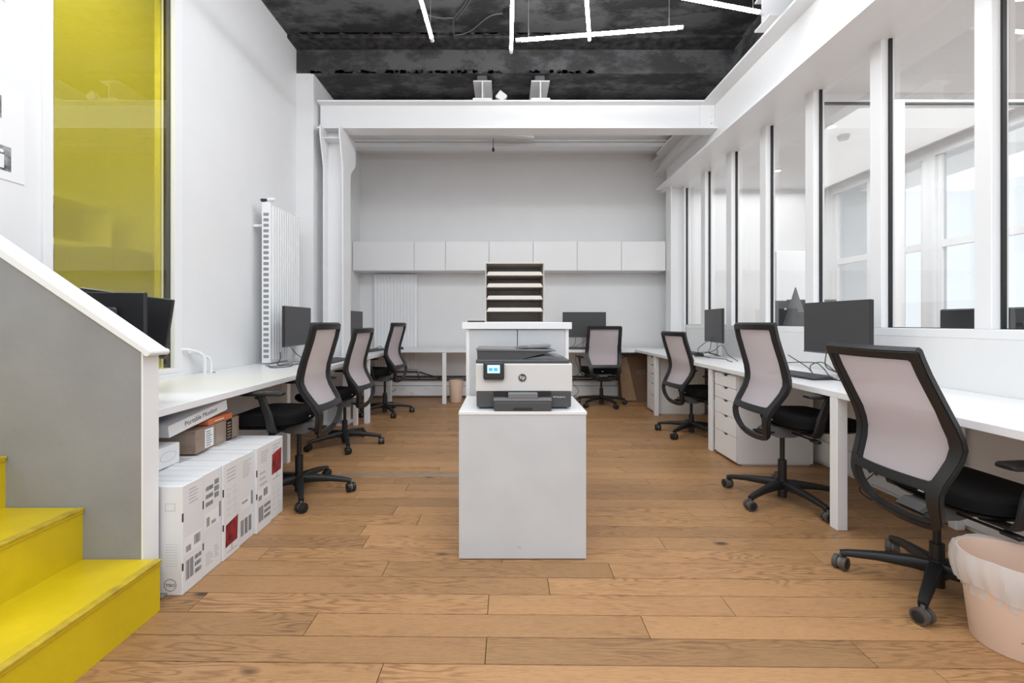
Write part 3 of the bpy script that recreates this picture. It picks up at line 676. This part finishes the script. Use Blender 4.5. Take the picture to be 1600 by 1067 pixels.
# ================================================================== OFFICE CHAIR
MECH = mat('light_grey_mechanism', (.13, .13, .135), .5)
WHL = mat('grey_brown_caster_tread', (.075, .062, .052), .6)
def make_chair(cx, cy, face, base_ang, lift, recline, label, seat_dy=0.0, tread=None):
    """face = heading of the sitter in degrees (0=+x)."""
    t = thing('office_chair', label, 'chair', (cx, cy, 0), rad(face-90), 'black office chairs with pale mesh backs', local=True)
    ORG[t.name] = (0, 0, 0)
    def P(name, mb_, m, par=t, sm=True):
        o = mb_.build(name, m, None, smooth=sm); o.parent = par; return o
    ba = rad(base_ang-(face-90))
    # star base
    hub = MB().cyl((0, 0, .062), (0, 0, .135), .036, .030, n=20).cyl((0, 0, .022), (0, 0, .062), .026, n=20); P('base_hub', hub, BLK)
    for k in range(5):
        a = ba+k*2*math.pi/5; d = Vector((math.cos(a), math.sin(a), 0)); s = Vector((-d.y, d.x, 0))
        path = [(d*.015+Vector((0, 0, .100)), s, .052, .058), (d*.08+Vector((0, 0, .103)), s, .050, .050), (d*.2+Vector((0, 0, .094)), s, .040, .036), (d*.30+Vector((0, 0, .079)), s, .034, .028), (d*.325+Vector((0, 0, .070)), s, .030, .030)]
        arm = P('base_leg', MB().sweep(path, n=10), BLK)
        q = a+R.uniform(-.9, .9)+.4
        wdir = Vector((math.cos(q), math.sin(q), 0)); c0 = d*.325+Vector((0, 0, .03))
        cs = MB().cyl(d*.325+Vector((0, 0, .03)), d*.325+Vector((0, 0, .07)), .007, n=8)
        cs.cyl(c0-wdir*.007, c0+wdir*.007, .024, n=16)
        cas = P('caster', cs, GRYP, arm)
        for sg in (-1, 1):
            wh = P('wheel', MB().cyl(c0+wdir*sg*.008, c0+wdir*sg*.026, .030, .029, n=24), tread or BLK, arm)
            cs_ = P('wheel_cover', MB().cyl(c0+wdir*sg*.026, c0+wdir*sg*.0275, .022, .020, n=20), BLK, arm)
    zs = .455+lift      # seat top
    P('gas_lift', MB().cyl((0, 0, .13), (0, 0, .20+lift*.6), .025, n=18).cyl((0, 0, .2), (0, 0, zs-.13), .014, n=14), BLK)
    # mechanism
    me = MB().prism([(-.09, zs-.075), (.16, zs-.075), (.14, zs-.115), (.04, zs-.14), (-.06, zs-.14), (-.13, zs-.10)], 0, -.055, .055)
    P('tilt_mechanism', me, MECH, sm=False)
    P('lever', MB().cyl((.05, .03, zs-.11), (.21, .05, zs-.115), .006, n=8).box(.20, .27, .035, .065, zs-.125, zs-.108, .004), BLK)
    P('tension_knob', MB().cyl((-.055, .08, zs-.11), (-.19, .08, zs-.112), .007, n=8).cyl((-.17, .08, zs-.112), (-.215, .08, zs-.112), .014, n=12), BLK)
    # seat
    def outline(sc, z, dy=0, n=36, wv=0.0):
        out = []
        for k in range(n):
            a = 2*math.pi*k/n; ca, sa = math.cos(a), math.sin(a)
            x = math.copysign(abs(ca)**.55, ca)*.245*sc; y_ = math.copysign(abs(sa)**.55, sa)*.235*sc
            f = (y_/.235)
            x *= 1+.03*f
            zz = z - (.028*max(0, f-.45)**1.5 if wv else 0)*2.2 + (.006*(abs(x)/.245)**2 if wv else 0)
            out.append((x, y_+.165+dy+seat_dy, zz))
        return out
    P('seat', MB().layers([outline(.90, zs-.062), outline(.985, zs-.052), outline(1.0, zs-.030, wv=1), outline(.985, zs-.010, wv=1), outline(.93, zs+.002, wv=1), outline(.7, zs+.002, wv=1), outline(.3, zs-.006, wv=1)]), BLKF)
    P('seat_shell', MB().layers([outline(.6, zs-.082), outline(.90, zs-.076), outline(.955, zs-.062)]), BLK)
    P('seat_tag', MB().box(-.012, .012, -.071+seat_dy, -.068+seat_dy, zs-.04, zs-.032), LABEL, sm=False)
    # back
    prof = [(1.030, -.172), (1.020, -.163), (.985, -.158), (.93, -.146), (.87, -.128), (.80, -.107), (.74, -.090), (.69, -.082), (.65, -.083), (.60, -.102), (.55, -.133), (.51, -.160), (.472, -.178), (.455, -.182), (.43, -.183), (.405, -.180), (.38, -.174), (.362, -.168), (.345, -.162), (.332, -.157)]
    MID = 11
    hw = [.222, .225, .226, .227, .228, .230, .233, .237, .238, .232, .222, .212, .204, .202, .199, .194, .185, .174, .158, .138]
    k_r = recline
    def yz(z, y): return (y-(z-.50)*k_r*1.0, z+lift)
    rows = []
    cols = 10
    for (z, y), h in zip(prof, hw):
        yy, zz = yz(z, y); b_ = .046 if z < .75 else .040
        us = [-h, -h+b_] + [(-h+b_)+(2*(h-b_))*k/cols for k in range(1, cols)] + [h-b_, h]
        low = max(0, min(1, (.455-z)/.09))
        rows.append([(u, yy-.034*(1-(u/h)**2)*(1-low), zz-.022*low*(1-(u/h)**2), h) for u in us])
    nc = cols+3; last = len(rows)-1
    bm = bmesh.new(); V = [[bm.verts.new(c_[:3]) for c_ in r_] for r_ in rows]
    # inner edges follow the bar: rows 0..1 is the top rail, last two rows is the mid rail
    fs = []
    for i in range(last):
        for j in range(nc-1):
            if j in (0, nc-2) or i <= 1 or i == MID or i >= last-2: fs.append(bm.faces.new((V[i][j], V[i][j+1], V[i+1][j+1], V[i+1][j])))
    for v in [v for v in bm.verts if not v.link_faces]: bm.verts.remove(v)
    bmesh.ops.recalc_face_normals(bm, faces=bm.faces)
    bmesh.ops.solidify(bm, geom=bm.faces[:], thickness=.030)
    bmesh.ops.bevel(bm, geom=[e_ for e_ in bm.edges if e_.calc_face_angle(0) > rad(50)], offset=.0045, segments=2, affect='EDGES')
    mbx = MB(); mbx.merge(bm); P('back_frame', mbx, FRM)
    g = MB(); n0 = 2; vv = []
    for i in range(1, MID+1):
        vv.append([g.bm.verts.new((c_[0], c_[1]-.004, c_[2])) for c_ in rows[i][1:-1]])
    for i in range(len(vv)-1):
        for j in range(len(vv[0])-1): g.bm.faces.new((vv[i][j], vv[i][j+1], vv[i+1][j+1], vv[i+1][j]))
    P('mesh_back', g, MESHF)
    def q3(u, y_, z): a_, b_ = yz(z, y_); return Vector((u, a_, b_))
    a1 = q3(0, -.145, .335); 
    P('back_support', MB().sweep([(a1, (1, 0, 0), .16, .02), (Vector((0, -.10, zs-.108)), (1, 0, 0), .12, .022), (Vector((0, -.02, zs-.105)), (1, 0, 0), .09, .03)], n=12), BLK)
    # arms
    for sg in (-1, 1):
        ax = .275*sg
        up = [(Vector((ax*.55, .04, zs-.088)), (0, 1, 0), .06, .014), (Vector((ax*.93, .04, zs-.085)), (0, 1, 0), .058, .016), (Vector((ax, .042, zs-.055)), (0, 1, 0), .056, .018), (Vector((ax, .06, zs+.02)), (0, 1, 0), .052, .020), (Vector((ax, .10, zs+.125)), (0, 1, 0), .044, .022), (Vector((ax, .115, zs+.145)), (0, 1, 0), .07, .022)]
        u_ = P('armrest', MB().sweep(up, n=12), BLK)
        pad = [(Vector((ax, -.03, zs+.148)), (1, 0, 0), .06, .014), (Vector((ax, -.015, zs+.150)), (1, 0, 0), .078, .024), (Vector((ax, .08, zs+.151)), (1, 0, 0), .084, .026), (Vector((ax, .19, zs+.149)), (1, 0, 0), .078, .022), (Vector((ax, .215, zs+.146)), (1, 0, 0), .055, .012)]
        P('arm_pad', MB().sweep(pad, n=14), BLK, u_)
    return t
make_chair(-1.34, 3.0, 180, 8, .09, 0, 'black office chair with pale mesh back beside the stack of white cartons')
make_chair(-1.46, 4.2, 176, 6, .04, 0, 'middle office chair of the three at the left desk')
make_chair(-1.47, 5.64, 172, 14, .085, 0, 'farthest office chair at the left desk, in front of the rear radiator')
make_chair(1.30, 6.22, 92, 5, .04, 0, 'office chair seen squarely from behind at the rear desk monitor')
make_chair(1.86, 4.6, 8, 4, 0, .03, 'farthest office chair at the right desk, before the far drawer unit')
make_chair(1.745, 2.9, 0, -7, .09, 0, 'office chair at the right desk in front of the near five-drawer unit', tread=WHL)
make_chair(1.80, 1.92, 2, 4, 0.0, .22, 'nearest office chair at the right, large in front, beside the waste bin', tread=WHL)

# ================================================================== COMPUTERS
def monitor(cx, cy, face, label, zt=1.258, wd=.605, hh=.355, base=ZD, cat='monitor', tilt=0, grp='flat computer monitors on the desks', back=False, scr=None):
    """face: heading the screen looks to, degrees."""
    t = thing('monitor', label, cat, (cx, cy, base), rad(face+90), grp, local=True); ORG[t.name] = (0, 0, 0)
    z1 = zt-base; z0 = z1-hh
    def P(name, m_, mt, par=t, sm=False): o = m_.build(name, mt, None, smooth=sm); o.parent = par; return o
    hd = P('housing', MB().box(-wd/2, wd/2, -.012, .012, z0, z1, .004).box(-wd*.28, wd*.28, .012, .035, z0+.05, z1-.07, .012), BEZ)
    P('screen', MB().box(-wd/2+.006, wd/2-.006, -.0135, -.0118, z0+.014, z1-.006), scr or SCR, hd)
    P('led_edge', MB().box(-wd/2+.002, wd/2-.002, -.0138, -.012, z0+.001, z0+.012), GRYP, hd)
    P('stand_neck', MB().prism([(.035, .012), (.075, .012), (.06, z0+.18), (.033, z0+.18)], 0, -.03, .03), SILV)
    P('stand_base', MB().box(-.11, .11, -.07, .12, 0, .011, .005, seg=2), SILV)
    return t
monitor(-1.905, 4.23, 3, 'dark grey monitor in front of the fluted radiator on the left desk')
monitor(-1.905, 5.83, 0, 'far left monitor half hidden behind the white steel column')
monitor(1.11, 6.45, 270, 'black monitor on the rear desk behind the square-on chair')
monitor(2.235, 4.93, 172, 'monitor on the right desk near the far office chair')
monitor(2.21, 3.08, 181, 'large grey monitor on the right desk near the grey cone')
t = monitor(-1.985, 2.20, 92, 'black monitor seen from behind over the stair parapet', zt=1.262, wd=.53, hh=.33)
t2 = monitor(-2.06, 2.42, -80, 'glossy black tilted monitor between the stair parapet and yellow window', zt=1.275, wd=.44, hh=.32, scr=BEZ)
# small pivot tilt of that screen
for ch in t2.children:
    if ch.name.startswith('housing'): ch.rotation_euler = (0, rad(8), 0); 

def keyboard(cx, cy, ang, label):
    t = thing('keyboard', label, 'keyboard', (cx, cy, ZD), rad(ang), 'black keyboards on the desks', local=True); ORG[t.name] = (0, 0, 0)
    o = MB().prism([(-.07, 0), (.07, 0), (.07, .022), (-.07, .010)], 0, -.222, .222).build('body', BEZ, None); o.parent = t
    k = MB()
    for r_ in range(6):
        n_ = 21
        for q in range(n_):
            if r_ == 0 and 4 <= q <= 8: continue
            x = -.214+q*.0206; yy = -.064+r_*.0215; zz = .0105+(yy+.07)*.086
            k.box(x, x+.0175, yy, yy+.0175, zz, zz+.008)
    k.box(-.214+4*.0206, -.214+9*.0206-.003, -.064, -.0465, .011, .019)
    o = k.build('keys', GRYP, None); o.parent = t; o['kind'] = 'stuff'
    return t
keyboard(-1.62, 4.36, 90, 'black keyboard on the left desk behind the nearest left chair')
keyboard(-1.70, 5.95, 80, 'black keyboard at the far end of the left desk')
keyboard(1.08, 6.38, 0, 'black keyboard on the rear desk below the black monitor')
keyboard(2.17, 5.45, -88, 'black keyboard at the far end of the right desk')
keyboard(2.02, 3.18, -84, 'black keyboard on the right desk between the middle and nearest chairs')
def mouse(x, y, ang, label):
    t = thing('mouse', label, 'mouse', (x, y, ZD), rad(ang), 'black computer mice', local=True); ORG[t.name] = (0, 0, 0)
    def o_(s, z): return [(math.cos(2*math.pi*k/18)*.031*s, math.sin(2*math.pi*k/18)*.056*s, z) for k in range(18)]
    o = MB().layers([o_(.95, 0), o_(1, .008), o_(.93, .022), o_(.7, .032), o_(.3, .036)]).build('shell', BEZ, None, smooth=True); o.parent = t
    o = MB().cyl((-.004, .03, .031), (.004, .03, .031), .008, n=12).build('scroll_wheel', GRYP, None); o.parent = t
mouse(2.12, 5.03, -80, 'black mouse on the right desk before the far monitor')
mouse(-1.44, 6.34, 60, 'black mouse on the rear desk beside the far left chair')
def cable(name, pts, label, m=BEZ, r=.0035, sub=6):
    p = Vector(pts[0]); return tag(MB().tube(pts, r, n=6, sub=sub).build(name, m, loc=tuple(p)), label, 'cable', 'black cables')
Z = ZD+.004
cable('cable', [(2.20, 4.9, .95), (2.16, 4.85, .84), (2.12, 4.8, .80), (2.2, 4.7, .77), (2.15, 4.9, Z+.05), (2.05, 5.0, Z+.02), (2.12, 4.85, Z), (2.2, 4.6, Z), (2.15, 4.45, Z), (2.12, 4.3, Z)], 'tangled black cable under the far right monitor')
cable('cable', [(2.22, 5.0, .93), (2.12, 5.05, .83), (2.10, 4.95, .78), (2.2, 4.85, .82), (2.22, 4.75, .88), (2.2, 4.62, .86), (2.18, 4.5, .80), (2.2, 4.35, Z)], 'looped black cable hanging behind the far right monitor')
cable('cable', [(2.2, 3.15, .93), (2.16, 3.1, .82), (2.2, 3.0, .78), (2.12, 2.95, .80), (2.2, 3.2, .84), (2.22, 3.35, .80), (2.15, 3.2, Z), (2.1, 3.0, Z), (2.2, 2.8, Z)], 'tangled black cable under the large grey monitor')
cable('cable', [(2.0, 3.40, Z+.02), (2.1, 3.55, .80), (2.2, 3.3, .83), (2.17, 3.15, .81), (2.12, 2.95, Z), (2.2, 2.75, .78)], 'stiff black cable crossing behind the near right keyboard')
cable('cable', [(2.15, 3.5, .87), (2.16, 3.3, .80), (2.12, 3.1, Z), (2.25, 2.85, Z)], 'short black lead leaning near the large grey monitor')
cable('cable', [(-1.9, 4.05, .92), (-1.86, 4.1, .84), (-1.83, 4.2, .78), (-1.8, 4.25, Z), (-1.84, 4.0, Z), (-1.95, 3.85, Z), (-2.05, 3.95, Z)], 'black cable trailing on the left desk in front of the radiator')
cable('cable', [(-1.94, 3.98, .86), (-1.95, 4.0, .80), (-1.96, 3.98, Z), (-1.85, 4.0, Z+.01), (-1.8, 3.85, Z), (-1.9, 3.75, Z), (-2.05, 4.0, Z)], 'thin black cable looping under the monitor on the left desk')
cable('cable', [(-1.7, 6.05, Z+.01), (-1.66, 6.1, Z+.05), (-1.6, 6.15, Z)], 'short black cable loop behind the far left keyboard')
cable('cable', [(1.0, 6.5, .92), (.98, 6.45, .82), (.92, 6.42, Z), (1.1, 6.45, .84), (1.15, 6.5, .9)], 'black cables hanging under the rear monitor')
cable('cable', [(.97, 6.3, .69), (.95, 6.2, .6), (1.0, 6.22, .45), (.93, 6.3, .3), (1.02, 6.4, .15), (.88, 6.5, .02)], 'black cable dropping under the rear desk left of the square-on chair')
cable('cable', [(2.44, 3.1, .70), (2.42, 3.08, .5), (2.45, 3.0, .38), (2.4, 2.95, .28), (2.43, 2.85, .15), (2.46, 3.0, .12)], 'black cable hanging under the right desk behind the table leg')
cable('cable', [(2.47, 3.05, .12), (2.35, 2.95, .14), (2.25, 2.92, .05), (2.3, 2.75, .01), (2.45, 2.5, .01)], 'black lead plugged in the right trunking behind the table leg')
cable('cable', [(-1.6, 6.79, .14), (-1.66, 6.75, .1), (-1.7, 6.75, .2), (-1.62, 6.7, .35)], 'thin pale cable from the rear trunking beside the far left chair', m=GRYP)
tag(MB().box(-2.2, -2.06, 1.98, 2.06, ZD, ZD+.012, .002).build('card', BEZ, loc=(-2.1, 2.0, ZD)), 'thin black card lying on the left desk near the parapet', 'card')
tag(MB().box(-.235, -.13, 2.9, 3.0, 1.118, 1.128, .002).build('remote_control', BEZ, loc=(-.18, 2.95, 1.118)), 'flat black remote lying left of the letter tray tower', 'remote')

# ================================================================== CARTONS UNDER LEFT DESK
def barcode(m_, X, y0, y1, z0, z1, rnd, n=14):
    y = y0
    while y < y1:
        w_ = rnd.uniform(.001, .0035); m_.box(X, X+.0006, y, min(y+w_, y1), z0, z1); y += w_+rnd.uniform(.001, .003)
def lines(m_, X, y0, y1, z0, z1, k, rnd):
    h = (z1-z0)/k
    for i in range(k): m_.box(X, X+.0006, y0, y0+(y1-y0)*rnd.uniform(.6, 1), z0+i*h, z0+i*h+h*.35)
ybs = [1.885, 2.015, 2.15, 2.29, 2.43, 2.585, 2.735]
XF = [-1.320, -1.322, -1.316, -1.325, -1.31, -1.318]
HT = [.447, .449, .452, .445, .452, .447]
cl = ['white monitor carton nearest the stair parapet, with round logo on its end', 'second white monitor carton from the parapet, barcodes at top', 'white monitor carton with dark red screen picture near its bottom, third from parapet',
      'fourth white monitor carton from the parapet, faint pinkish label', 'fifth white monitor carton from the parapet, many small barcodes', 'farthest white monitor carton with red screen picture near its top']
for i in range(6):
    y0, y1 = ybs[i]+.001, ybs[i+1]-.001; X = XF[i]; H = HT[i]; rr = random.Random(i+3)
    t = thing('carton', cl[i], 'box', (X-.33, (y0+y1)/2, 0), group='white monitor cartons under the left desk')
    MB().box(X-.66, X, y0, y1, 0, H, .0025).build('body', BOXW, t)
    MB().box(X-.66, X-.003, (y0+y1)/2-.001, (y0+y1)/2+.001, H, H+.0006).box(X-.3, X-.22, y0+.03, y1-.03, H, H+.0005).build('flap_seam', INKL, t)
    k = MB(); d = MB(); lb = MB(); W = y1-y0
    if i in (0, 4): 
        lb.box(X, X+.0005, y0+.01, y1-.01, .155, .225); barcode(d, X+.0005, y0+.02, y0+.05, .165, .19, rr); barcode(d, X+.0005, y0+.07, y0+.11, .175, .215, rr)
        for a_ in range(3): barcode(d, X+.0003, y0+.075, y1-.012, .05+a_*.03, .068+a_*.03, rr)
        for a_ in range(2): barcode(d, X+.0003, y0+.02+a_*.025, y0+.04+a_*.025, .05, .13, rr)
        lines(k, X, y0+.04, y1-.02, .36, .43, 5, rr)
    if i == 1:
        for a_ in range(3): barcode(d, X+.0003, y0+.02, y0+.07, .30+a_*.035, .318+a_*.035, rr); barcode(d, X+.0003, y0+.08, y1-.02, .32+a_*.03, .343+a_*.03, rr)
        lb.box(X, X+.0005, y0+.015, y1-.02, .20, .27); barcode(d, X+.0005, y0+.025, y0+.045, .21, .25, rr); barcode(d, X+.0005, y0+.06, y0+.09, .21, .225, rr); barcode(d, X+.0005, y1-.018, y1-.006, .22, .29, rr)
        lines(k, X, y0+.02, y0+.07, .04, .10, 6, rr); lines(k, X, y0+.08, y1-.02, .05, .11, 5, rr)
    if i in (2, 5):
        lines(k, X, y0+.03, y1-.03, .36, .43, 4, rr)
        for a_ in range(4):
            for b_ in range(2): k.box(X, X+.0006, y0+.03+b_*.05, y0+.06+b_*.05, (.20 if i == 2 else .05)+a_*.033, (.202 if i == 2 else .052)+a_*.033).box(X, X+.0006, y0+.03+b_*.05, y0+.06+b_*.05, (.222 if i == 2 else .072)+a_*.033, (.224 if i == 2 else .074)+a_*.033)
        zb_, zt_ = (.055, .175) if i == 2 else (.255, .385)
        pm = MB(); pm.prism([(y0+.018, zb_), (y1-.025, zb_+.004), (y1-.018, zt_), (y0+.022, zt_-.016)], 0, X, X+.0008); pm.build('screen_picture', REDP, t)
        k.box(X, X+.0006, (y0+y1)/2-.005, (y0+y1)/2+.005, zb_-.025, zb_).box(X, X+.0006, y0+.03, y1-.03, zb_-.032, zb_-.026)
    if i == 3:
        lb.box(X, X+.0005, y0+.015, y1-.03, .165, .22); barcode(d, X+.0005, y0+.03, y0+.08, .20, .212, rr); barcode(d, X+.0005, y1-.025, y1-.01, .17, .24, rr)
        for a_ in range(3): barcode(d, X+.0003, y0+.02+a_*.035, y0+.045+a_*.035, .04, .12, rr)
        lines(k, X, y0+.04, y1-.02, .33, .42, 7, rr)
    if i == 4: lines(k, X, y0+.03, y1-.04, .24, .33, 3, rr)
    for q_ in (k.build('printed_text', INKL, t), d.build('barcode', INK, t)):
        if len(q_.data.vertices): q_['kind'] = 'stuff'
        else: bpy.data.objects.remove(q_)
    q_ = lb.build('label', LABEL, t)
    if not len(q_.data.vertices): bpy.data.objects.remove(q_)
    MB().box(X-.002, X+.0007, y0-.0005, y0+.006, .10+.02*i, .13+.02*i).build('hand_slot', BEZ, t); MB().box(X-.002, X+.0007, y0-.0005, y0+.006, .30, .335).build('hand_slot', BEZ, t)
    if i == 0:
        e = MB()
        # printed marks on the end face
        for a_ in range(9): e.box(X-.07, X-.02, y0-.0006, y0, .12+a_*.011, .1215+a_*.011)
        e.box(X-.07, X-.03, y0-.0006, y0, .345, .347).box(X-.07, X-.03, y0-.0006, y0, .375, .377).box(X-.07, X-.068, y0-.0006, y0, .345, .377).box(X-.032, X-.03, y0-.0006, y0, .345, .377)
        e.build('end_print', INKL, t)
        ring = MB(); N = 32; cx_, cz_ = X-.05, .043
        ring.sweep([(Vector((cx_+.024*math.cos(2*math.pi*q/N), y0-.0006, cz_+.024*math.sin(2*math.pi*q/N))), (0, 1, 0), .001, .003) for q in range(N)], n=4, closed=True)
        ring.build('logo_ring', INK, t)
        text(t, 'DELL', .017, (cx_, y0-.0008, cz_), (rad(90), rad(180), 0), INK, name='logo_lettering')
t = thing('carton', 'small white box on the cartons below the white portable monitor box', 'box', (-1.65, 2.12, .448))
MB().box(-1.80, -1.553, 2.05, 2.20, .453, .548, .002).build('body', BOXW, t); MB().sweep([(Vector((-1.5525, 2.125+.05*math.cos(2*math.pi*q/24), .50+.022*math.sin(2*math.pi*q/24))), (1, 0, 0), .001, .002) for q in range(24)], n=4, closed=True).build('printed_oval', INKL, t)
t = thing('carton', 'brown taped cardboard box lying on top of the white cartons', 'box', (-1.75, 2.5, .453), rotz=rad(2), local=True)
def PP(name, mb_, m, par): o = mb_.build(name, m, None); o.parent = par; return o
PP('body', MB().box(-.17, .19, -.19, .21, 0, .118, .003), CARTD, t)
TAPE = mat('glossy_tape', (.36, .28, .23), .15, bump=.2, bscale=30)
PP('tape', MB().box(.189, .1912, -.02, .05, .002, .117), TAPE, t); PP('tape', MB().box(.189, .1912, .14, .19, .002, .117), TAPE, t); PP('tape', MB().box(-.165, .185, -.191, -.1895, .05, .10), TAPE, t)
PP('label', MB().box(.191, .192, -.12, -.045, .012, .108), LABEL, t)
mk = MB()
for q in range(7): mk.box(.1921, .1925, -.11, -.11+.05*R.uniform(.5, 1), .02+q*.012, .025+q*.012)
PP('label_print', mk, INK, t)
PP('dark_label', MB().box(.1912, .192, .075, .13, .002, .116), BEZ, t)
mk = MB()
for q in range(6): mk.box(.1921, .1925, .085, .12, .012+q*.016, .020+q*.016)
PP('dark_label_print', mk, CARTD, t)
t = thing('carton', 'orange box squeezed between the brown box and the white portable monitor box', 'box', (-1.7, 2.55, .575))
MB().box(-1.85, -1.562, 2.43, 2.64, .573, .604, .002).build('body', ORA, t); MB().box(-1.5625, -1.561, 2.48, 2.56, .585, .590).build('lettering', LABEL, t)
# tilted portable monitor box
t = thing('carton', 'slim white box lettered Portable Monitor, tilted under the left desk', 'box', (-1.73, 2.37, .632), local=True); ORG[t.name] = (0, 0, 0)
t.rotation_euler = (rad(7.5), 0, rad(-3))
PP('body', MB().box(-.16, .17, -.21, .21, -.028, .028, .0015), LABEL, t)
o = text(t, 'Portable Monitor', .034, (.1706, .01, .002), (rad(90), 0, rad(90)), INK)
t = thing('folder', 'dark blue folder lying between the slim white box and the desk underside', 'folder', (-1.78, 2.13, .655), local=True); t.rotation_euler = (rad(5), 0, 0); ORG[t.name] = (0, 0, 0)
PP('cover', MB().box(-.16, .15, -.12, .14, .002, .022, .002), BLUE, t)

# leaning cartons under the rear desk on the right
t = thing('cardboard_sheet', 'tall brown folded cardboard leaning under the rear desk right of the chair', 'cardboard', (1.75, 6.6, 0))
MB().prism([(1.66, .01), (1.86, .01), (1.72, .62), (1.60, .62)], 1, 6.50, 6.53).build('sheet', CART, t)
t = thing('carton', 'large brown carton with black print in the rear corner under the desk', 'box', (2.0, 6.7, 0))
MB().box(1.66, 2.28, 6.56, 6.76, 0, .66, .003).build('body', CARTD if False else mat('dark_cardboard', (.20, .115, .065), .8, var=.1), t)
text(t, 'SOU', .085, (1.955, 6.5585, .40), (rad(90), 0, 0), INK, bold=True)

# ================================================================== BINS
def ringp(cx, cy, r, z, n=40, wob=0, f=0, rnd=None):
    return [(cx+math.cos(2*math.pi*k/n)*(r+wob*math.sin(k*f+z*40)), cy+math.sin(2*math.pi*k/n)*(r+wob*math.sin(k*f+z*40)), z) for k in range(n)]
def bin_(cx, cy, r0, r1, h, label, bag):
    t = thing('waste_bin', label, 'bin', (cx, cy, 0), group='pinkish beige waste bins')
    b_ = MB().layers([ringp(cx, cy, r0, 0), ringp(cx, cy, r0+.003, .004), ringp(cx, cy, r1, h), ringp(cx, cy, r1+.004, h+.003), ringp(cx, cy, r1-.003, h+.002), ringp(cx, cy, r0-.003, .006)])
    b_.build('bucket', PINKB, t, smooth=True)
    if bag:
        n = 72; rr = random.Random(5); L_ = []
        for (r, z, wb) in ((r1-.015, h-.14, .004), (r1-.004, h-.04, .003), (r1+.002, h+.004, .001), (r1+.010, h+.008, .002), (r1+.016, h-.02, .004), (r1+.016, h-.055, .005), (r1+.010, h-.085, .005), (r1+.004, h-.105, .004)):
            L_.append([(cx+math.cos(2*math.pi*k/n)*(r+wb*(math.sin(k*1.9+z*30)+.6*math.sin(k*.7+2))), cy+math.sin(2*math.pi*k/n)*(r+wb*(math.sin(k*1.9+z*30)+.6*math.sin(k*.7+2))), z+(.010*math.sin(k*.35+1) if z < h-.09 and wb > .0035 and r > r1 else .003*math.sin(k*.5))) for k in range(n)])
        MB().layers(L_, cap=False).build('bin_bag', BAGM, t, smooth=True)
        
        sp = MB()
        for q in range(7):
            a = rad(-105+rr.uniform(-25, 25)); z = .07+rr.uniform(-.03, .03); rz = r0+(r1-r0)*z/h+.0025
            sp.cyl((cx+math.cos(a)*rz, cy+math.sin(a)*rz, z), (cx+math.cos(a)*(rz+.001), cy+math.sin(a)*(rz+.001), z), rr.uniform(.001, .003), n=6)
        sp.build('stain', CART, t)
bin_(1.768, 1.60, .108, .143, .305, 'beige waste bin lined with a white bag at the lower right', True)
bin_(-.685, 6.46, .078, .10, .30, 'plain beige waste bin under the rear desk beside its leg', False)

# ================================================================== LED TUBES
def led(p0, p1, label, hooks=(.08, .92)):
    p0 = Vector(p0); p1 = Vector(p1); m_ = (p0+p1)/2
    t = thing('led_tube_light', label, 'light', tuple(m_), group='hanging white LED tubes')
    d = (p1-p0).normalized()
    MB().cyl(p0+d*.05, p1-d*.05, .014, n=14).build('tube', LED, t, smooth=True)
    for a, b in ((p0, p0+d*.05), (p1-d*.05, p1)): MB().cyl(a, b, .016, n=14).build('end_cap', TRIMW, t)
    for f in hooks:
        q = p0.lerp(p1, f); MB().cyl(q, (q.x, q.y, 4.088), .0015, n=5).build('suspension_wire', SILV, t)
led((-.63, 2.7, 3.50), (-.614, 3.90, 3.50), 'hanging LED tube farthest left, pointing towards the rear')
led((.055, 2.85, 3.52), (.055, 4.10, 3.52), 'hanging LED tube near the centre, pointing straight to the rear')
led((.45, 2.75, 3.54), (.725, 3.95, 3.54), 'hanging LED tube right of centre, crossing above the sideways one')
led((.09, 3.83, 3.46), (1.415, 3.66, 3.46), 'hanging LED tube lying sideways below the crossing one')
led((.75, 3.22, 3.48), (1.98, 3.52, 3.48), 'hanging LED tube at upper right near the steel joist')
led((-1.45, .9, 3.5), (-.6, 1.9, 3.5), 'hanging LED tube above the stairs, outside the picture')
